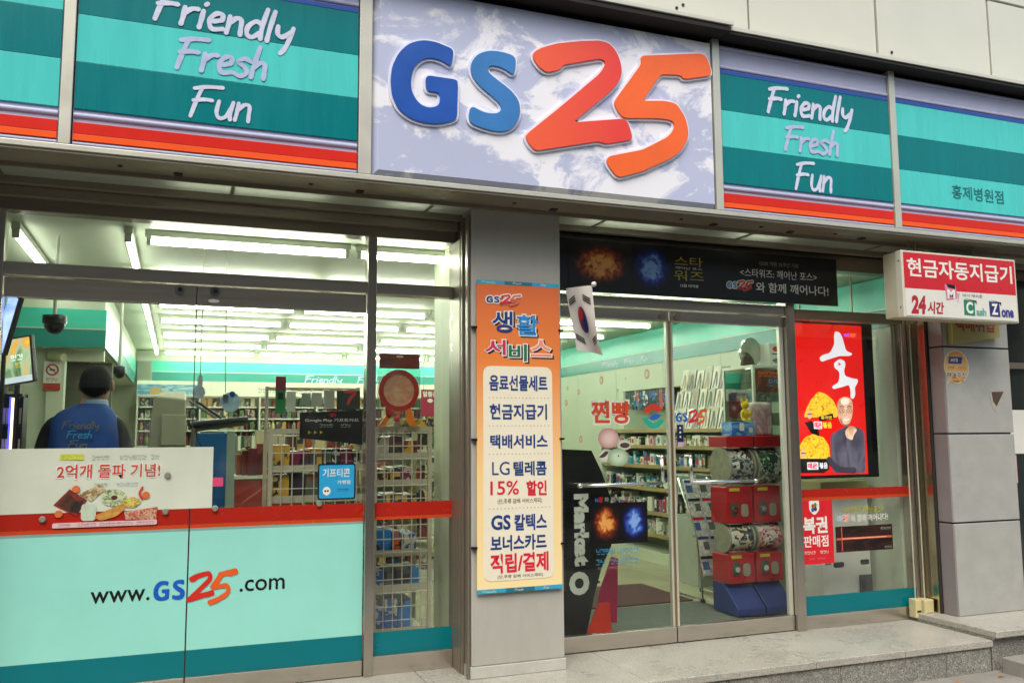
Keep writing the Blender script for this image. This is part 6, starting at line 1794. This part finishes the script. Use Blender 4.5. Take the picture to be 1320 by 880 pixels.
db = thing('display_bin', (4.55, 1.95, 0), 'low display bin with a teal header behind the newspaper rack', 'bin')
box('body', (4.37, 4.74, 1.72, 2.20, 0, .60), M('bin_grey', '#a9ada0', .4), db, bevel=.004)
box('teal_header', (4.37, 4.74, 1.708, 1.7195, .62, .80), M('bin_teal', '#16695c', .4), db)
greek(4.52, 4.70, .675, .725, 1.7065, PAPER, db)
for k in range(2):
    box('printed_panel', (4.38 + k * .18, 4.55 + k * .18, 1.708, 1.7195, .12, .60), block_art('bin_print%d' % k, [['#c9c8b4', '#8a4a34', '#d8d6c4', '#5a6a4a'], ['#d0cdb8', '#6a5a3a', '#c0b090', '#3a3028']][k], 11), db)
box('lid', (4.37, 4.74, 1.72, 2.20, .82, .98), M('bin_lid', '#7d9188', .15, var=.2, vs=5), db, bevel=.01)
box('lid_rim', (4.365, 4.745, 1.71, 2.21, .802, .8195), TRIM, db)

# ---- confectionery stand behind the left door
mo = thing('floor_display_stand', (2.6, .35, 0), 'tall black floor display stand with white Market O lettering behind the left door', 'display stand')
MB().prism([(2.36, .02), (2.60, .02), (2.66, .26), (2.72, .45), (2.80, .60), (2.80, .92), (2.735, 1.10), (2.66, 1.245), (2.36, 1.262)], .335, .36).build('front_board', M('stand_black', '#100e0d', .35, var=.2, vs=3), mo)
box('side_board', (2.37, 2.39, .361, .66, .02, 1.22), M('stand_black', '#100e0d', .35), mo)
for z in (.35, .65, .95):
    box('shelf', (2.392, 2.72, .361, .64, z, z + .015), M('stand_brown', '#3a2418', .4), mo)
text('Market', 2.520, 2.630, .475, .955, .3342, PAPER, mo, bold=.065, rot=1)
text('O', 2.478, 2.628, .285, .440, .3342, PAPER, mo, bold=.07, rot=1)
text('LIGHT NATURAL RELIEF REAL CHOCOLATE', 2.435, 2.452, .32, 1.02, .3342, M('gold_print', '#5a4a30', .4), mo, rot=1)
MB().prism([(2.60, .03), (2.782, .03), (2.768, .225), (2.688, .225)], .318, .3345).build('red_foot', M('stand_red', '#d2301c', .4), mo)
MB().prism([(2.70, .10), (2.845, .075), (2.862, .505), (2.815, .52), (2.72, .30)], .3605, .372).build('crimson_panel', M('stand_crimson', '#a81c4a', .4, var=.08), mo)
MB().prism(circle(2.405, .16, .012, n=12), .3325, .3345).build('bolt', CHROME, mo)

# ---- mats on the floor
mt = MB().prism([(3.20, 1.17), (3.70, 2.05), (4.05, 2.05), (4.0, 1.22)], 0, .012)
mt.v = [Vector((p.x, p.z, .0125 - p.y)) for p in mt.v]
mt.f = [f[::-1] for f in mt.f]
MB_red = MB().box(2.85, 3.98, 1.19, 2.05, .001, .011).build('floor_mat', M('maroon_mat', '#45211f', .95, var=.2, vs=40, bump=.3, bs=300), None, bevel=.003)
tag(MB_red, 'dark red mat on the shop floor beyond the grey entrance mat', 'mat')
gmat = MB().box(2.22, 4.0, .10, 1.13, .001, .010).build('floor_mat', M('grey_mat', '#4d524c', .95, var=.2, vs=40, bump=.3, bs=300), None, bevel=.003)
tag(gmat, 'grey green entrance mat just inside the doors', 'mat')

# ---- lit screen and carton behind the right window
sc_ = thing('lit_poster_screen', (4.55, .15, 1.03), 'bright red lit poster screen with a bald man and noodles in the right window', 'screen')
box('case', (4.222, 4.995, .1535, .25, 1.022, 2.200), M('screen_black', '#0c0c0e', .3), sc_, bevel=.005)
E_ = .62
def lit(n, c): return M('lit_' + n, c, .3, var=.02, emit=E_)
box('screen', (4.232, 4.885, .1500, .1530, 1.045, 2.170), lit('red', '#dc1410'), sc_)
WH_ = lit('white', '#e4e2ea')
HAT = [(4.631,2.123),(4.676,2.115),(4.7,2.072),(4.728,1.976),(4.792,1.953),(4.766,1.936),(4.666,1.934),(4.575,1.91),(4.494,1.884),(4.472,1.908),(4.497,1.934),(4.577,1.955),(4.621,2.021),(4.621,2.085)]
RINGP = [(4.664,1.913),(4.714,1.895),(4.715,1.859),(4.699,1.827),(4.707,1.782),(4.786,1.764),(4.831,1.76),(4.821,1.728),(4.792,1.695),(4.799,1.647),(4.777,1.607),(4.747,1.619),(4.756,1.662),(4.743,1.718),(4.672,1.698),(4.591,1.681),(4.579,1.703),(4.644,1.733),(4.657,1.781),(4.653,1.821),(4.614,1.836),(4.605,1.876)]
MANHEAD = [(4.616,1.526),(4.619,1.574),(4.647,1.613),(4.698,1.627),(4.747,1.614),(4.767,1.575),(4.765,1.519),(4.747,1.455),(4.715,1.415),(4.675,1.407),(4.642,1.431),(4.623,1.479)]
MANBODY = [(4.541,1.321),(4.573,1.356),(4.66,1.392),(4.684,1.403),(4.755,1.407),(4.824,1.391),(4.867,1.359),(4.857,1.053),(4.556,1.059),(4.542,1.165)]
MANHAND = [(4.689,1.32),(4.682,1.368),(4.725,1.407),(4.774,1.402),(4.799,1.375),(4.76,1.336),(4.748,1.296)]
BOWL1 = [(4.308,1.47),(4.33,1.525),(4.382,1.603),(4.453,1.664),(4.52,1.644),(4.587,1.597),(4.631,1.51),(4.619,1.471)]
BOWL2 = [(4.241,1.17),(4.259,1.262),(4.309,1.323),(4.388,1.35),(4.483,1.322),(4.528,1.259),(4.533,1.165)]
MB().prism(rounded(HAT, .02), .1490, .1498).build('brush_letter', WH_, sc_)
MB().prism(rounded(RINGP, .02), .1485, .1498).build('brush_letter', WH_, sc_)
MB().prism([(4.650, 1.885), (4.675, 1.872), (4.650, 1.858)], .1480, .1484).build('letter_hole', lit('red', '#dc1410'), sc_)
noo = noise_art('lit_noodles', ['#b5740c', '#e0a018', '#f0c83a', '#e8b020', '#c04a14'], 22, 1.5, emit=E_)
MB().prism(rounded(BOWL1, .02), .1490, .1498).build('noodle_heap', noo, sc_)
MB().prism(rounded(BOWL2, .02), .1486, .1498).build('noodle_heap', noo, sc_)
MB().prism([(4.245, 1.17), (4.533, 1.165), (4.518, 1.088), (4.468, 1.061), (4.249, 1.066)], .1482, .1498).build('bowl', lit('black', '#141012'), sc_)
MB().prism([(4.315, 1.431), (4.373, 1.447), (4.437, 1.377), (4.444, 1.33), (4.369, 1.354)], .1484, .1498).build('bowl', lit('black', '#141012'), sc_)
MB().prism(rounded(MANBODY, .03), .1480, .1498).build('grey_jumper', noise_art('lit_jumper', ['#2f2b38', '#4a4656', '#5d586a', '#423e4c'], 7, .8, emit=E_, stretch=(1.5, 1, .6)), sc_)
MB().prism(rounded(MANHEAD, .03), .1474, .1498).build('printed_head', noise_art('lit_skin_print', ['#b07c60', '#d8a486', '#e8c4ac', '#dcae92'], 9, .4, emit=E_), sc_)
MB().prism(rounded(MANHAND, .02), .1470, .1498).build('printed_hand', noise_art('lit_skin_print', ['#b07c60', '#d8a486', '#e8c4ac', '#dcae92'], 9, .4, emit=E_), sc_)
MB().stroke([(4.52, 1.16), (4.60, 1.09), (4.75, 1.075)], .05, .1472).build('printed_sleeve', lit('jumper_dark', '#37333f'), sc_)
for cx_ in (4.662, 4.730):
    MB().prism(circle(cx_, 1.522, .0245, .0185, n=20), .1466, .1473).build('spectacle_rim', lit('black', '#141012'), sc_)
    MB().prism(circle(cx_, 1.522, .0212, .0152, n=20), .1462, .1465).build('spectacle_lens', lit('lens', '#d8a68a'), sc_)
MB().stroke([(4.676, 1.456), (4.70, 1.449), (4.724, 1.458)], .009, .1464).build('smile', WH_, sc_)
MB().prism(circle(4.692, 1.590, .040, .024, n=20), .1468, .1473).build('forehead_shine', lit('shine', '#f0dccb'), sc_)
for cx_ in (4.662, 4.730):
    MB().prism(circle(cx_, 1.522, .006, .005, n=8), .1458, .1461).build('printed_eye', lit('black', '#141012'), sc_)
    MB().stroke([(cx_ - .02, 1.549), (cx_, 1.554), (cx_ + .02, 1.549)], .007, .1464).build('printed_brow', lit('brow', '#4a3428'), sc_)
MB().stroke([(4.697, 1.52), (4.702, 1.49), (4.69, 1.482)], .008, .1466).build('printed_nose', lit('nose', '#c08a6c'), sc_)
MB().stroke([(4.640, 1.455), (4.665, 1.420), (4.70, 1.412), (4.735, 1.428)], .012, .1467).build('printed_beard', lit('beard', '#8a6a58'), sc_)
for (a_, b_) in ((4.70, 1.345), (4.725, 1.35), (4.748, 1.36)):
    MB().stroke([(a_, b_ - .02), (a_ + .004, b_ + .03)], .004, .1464).build('printed_finger_line', lit('nose', '#c08a6c'), sc_)
for (hx_, hz_) in ((4.360, 1.490), (4.288, 1.205)):
    MB().prism(circle(hx_, hz_, .022, .032, n=16), .1478, .1481).build('small_printed_head', lit('small_skin', '#d8a98c'), sc_)
    MB().stroke([(hx_ - .018, hz_ + .004), (hx_ + .018, hz_ + .004)], .007, .1474).build('small_spectacles', lit('black', '#141012'), sc_)
PKL = lit('pink', '#e0486a')
MB().prism(rrect(4.395, 4.470, 1.385, 1.440, .006), .1476, .1481).build('word_patch', WH_, sc_)
text('매운', 4.400, 4.465, 1.390, 1.436, .1472, PKL, sc_, bold=.05)
text('볶음', 4.475, 4.56, 1.390, 1.436, .1474, lit('yellow', '#e8d040'), sc_, bold=.03)
MB().prism(rrect(4.320, 4.420, 1.088, 1.142, .006), .1476, .1480).build('word_patch', WH_, sc_)
text('매운', 4.325, 4.412, 1.094, 1.138, .1472, PKL, sc_, bold=.05)
text('볶음', 4.430, 4.505, 1.094, 1.138, .1474, WH_, sc_, bold=.03)
MB().prism([(4.444, 1.475), (4.575, 1.500), (4.58, 1.462), (4.448, 1.440)], .1472, .1480).build('black_patch', lit('black', '#141012'), sc_)
text('홍라면', 4.462, 4.562, 1.456, 1.482, .1468, lit('yellow', '#e8d040'), sc_, bold=.02)
logo(4.72, 4.835, 2.078, 2.112, .1490, [lit('blue', '#4a60c0'), lit('blue', '#4a60c0'), lit('orange', '#e88048'), lit('orange', '#e88048')], sc_)
for x in (4.35, 4.85):
    MB().cyl((x, .20, 2.2005), (x, .20, 2.559), .008, seg=8).build('hanger_rod', STEELD, sc_)
cr_ = thing('white_carton', (4.8, .5, 0), 'white carton with two black hand holes on the floor in the right window', 'carton')
box('carton', (4.60, 5.06, .36, .72, 0.0, .86), M('white_card', '#dfe0d8', .45, var=.05), cr_, bevel=.004)
MB().prism(rrect(4.70, 4.80, .335, .375, .018), .357, .3596).build('hand_hole', BLACK, cr_)
MB().prism(rrect(4.96, 5.045, .345, .382, .016), .357, .3596).build('hand_hole', BLACK, cr_)
box('bar_code', (4.62, 4.68, .357, .3596, .36, .40), M('grey_code', '#7a7d78', .5, var=.6, vs=200, stretch=(8, 1, .1)), cr_)
pc_ = box('peeling_card', (4.93, 5.04, .33, .345, .0, .27), M('dark_card', '#2e2e30', .5)); tag(pc_, 'small dark card leaning on the white carton', 'card')
rd = thing('cream_box', (4.7, .5, .86), 'pale yellow flat box lying on the white carton under the lit screen', 'box')
box('box', (4.60, 5.05, .345, .70, .8605, .985), M('ledge_cream', '#c9c38a', .5), rd, bevel=.004)

# ---- stickers on the doors
bs = thing('bun_sticker', (2.65, 0, 1.15), 'orange steamed bun lettering and pastel buns stuck on the left door', 'sticker')
yd = .0048
text('찐빵', 2.488, 2.800, 1.413, 1.584, yd, PAPER, bs, bold=.075)
text('찐빵', 2.500, 2.788, 1.425, 1.572, yd - .0008, M('bun_orange', '#cf4a24', .4), bs, bold=.03)
BK = glow_art('bun_pink', ['#a98a82', '#c49c94', '#d4b4ac', '#dcc4bc'], 3); BG = glow_art('bun_green', ['#84997c', '#9cb494', '#b0c8a8', '#c4d6bc'], 3); BW = glow_art('bun_white', ['#a4a898', '#bcc0b0', '#ccd0c0', '#d6d8cc'], 3); BB = M('bean_brown', '#4a3a34', .5, var=.4, vs=80)
MB().prism(circle(2.622, 1.330, .076, .066, n=24), yd, yd + .0006).build('pink_bun', BK, bs)
MB().prism(circle(2.735, 1.285, .055, .035, n=20), yd - .0006, yd + .0006).build('white_bun', BW, bs)
MB().prism(circle(2.740, 1.283, .036, .018, n=16), yd - .001, yd + .0006).build('bean_filling', BB, bs)
MB().prism(rounded([(2.528, 1.20), (2.60, 1.268), (2.645, 1.25), (2.63, 1.20), (2.57, 1.165)], .03), yd - .0012, yd + .0006).build('white_bun', BW, bs)
MB().prism(rounded([(2.545, 1.205), (2.60, 1.25), (2.625, 1.24), (2.59, 1.205)], .015), yd - .0016, yd + .0006).build('bean_filling', BB, bs)
MB().prism(circle(2.690, 1.205, .076, .058, n=24), yd - .002, yd + .0006).build('green_bun', BG, bs)
MB().prism(circle(2.692, 1.215, .006, n=10), yd - .0024, yd - .0021).build('bun_dimple', BB, bs)
rg = thing('round_logo_sticker', (2.965, 0, 1.39), 'round red blue and green swirl sticker on the left door', 'sticker')
def band(a0, a1, r0, r1, cx, cz, n=14):
    return [(cx + r1 * math.cos(math.radians(a0 + (a1 - a0) * k / n)), cz + r1 * math.sin(math.radians(a0 + (a1 - a0) * k / n))) for k in range(n + 1)] + [(cx + r0 * math.cos(math.radians(a1 - (a1 - a0) * k / n)), cz + r0 * math.sin(math.radians(a1 - (a1 - a0) * k / n))) for k in range(n + 1)]
MB().prism(band(35, 160, .042, .080, 2.962, 1.474), yd, yd + .0006).build('red_arc', M('swirl_red', '#c83a28', .4), rg)
MB().prism(rounded([(2.925, 1.46), (2.965, 1.49), (3.02, 1.485), (2.995, 1.455), (2.945, 1.445)], .015), yd, yd + .0006).build('blue_swoosh', M('swirl_blue', '#2a62b8', .4), rg)
MB().prism(band(185, 340, .045, .082, 2.962, 1.474), yd - .0004, yd + .0006).build('green_arc', M('swirl_green', '#2aa890', .4), rg)
lg = thing('door_logo_sticker', (3.25, 0, 1.415), 'blue and red GS25 sticker on the right door', 'sticker')
logo(3.132, 3.379, 1.412, 1.522, yd, [M('vinyl_blue', '#1558b8', 0.3), M('vinyl_blue', '#1558b8', 0.3), CRIMSON, M('vinyl_orange', '#dd5a20', 0.3)], lg)
ob = thing('opening_sticker', (3.163, 0, 1.27), 'narrow navy sticker with three white dots on the right door', 'sticker')
box('face', (3.140, 3.187, yd - .0004, yd + .0006, 1.300, 1.416), M('sticker_navy', '#141c44', .4), ob)
box('foot', (3.142, 3.185, yd - .0004, yd + .0006, 1.270, 1.2995), M('sticker_pale', '#b9a9b8', .4), ob)
for z in (1.395, 1.365, 1.335):
    MB().prism(circle(3.163, z, .007, n=10), yd - .0009, yd - .0005).build('white_dot', PAPER, ob)
fd = thing('film_sticker', (2.69, 0, .52), 'dark orange and blue film picture sticker with cyan lettering low on the left door', 'sticker')
box('face', (2.482, 2.897, yd - .0004, yd + .0006, .655, .915), M('film_sticker_dark', '#0d0b10', .35, var=.3, vs=5), fd)
box('picture', (2.485, 2.70, yd - .001, yd - .0005, .665, .912), EMB, fd)
box('picture', (2.701, 2.893, yd - .001, yd - .0005, .665, .912), BLU, fd)
greek(2.65, 2.73, .665, .677, yd - .001, DOT, fd)
logo(2.517, 2.575, .918, .955, yd, [LBL, LBL, CRIMSON, CRIMSON], fd)
text('와 함께 깨어나다!', 2.585, 2.855, .922, .953, yd, M('pale_green_print', '#a9b8a8', .4), fd)
CYT = M('cyan_vinyl', '#3a90b8', .4)
greek(2.518, 2.824, .592, .626, yd, CYT, fd, 5)
greek(2.517, 2.823, .528, .562, yd, CYT, fd, 6)
greek(2.517, 2.78, .500, .512, yd, M('dim_vinyl', '#7d8a88', .4), fd)

flush_text()
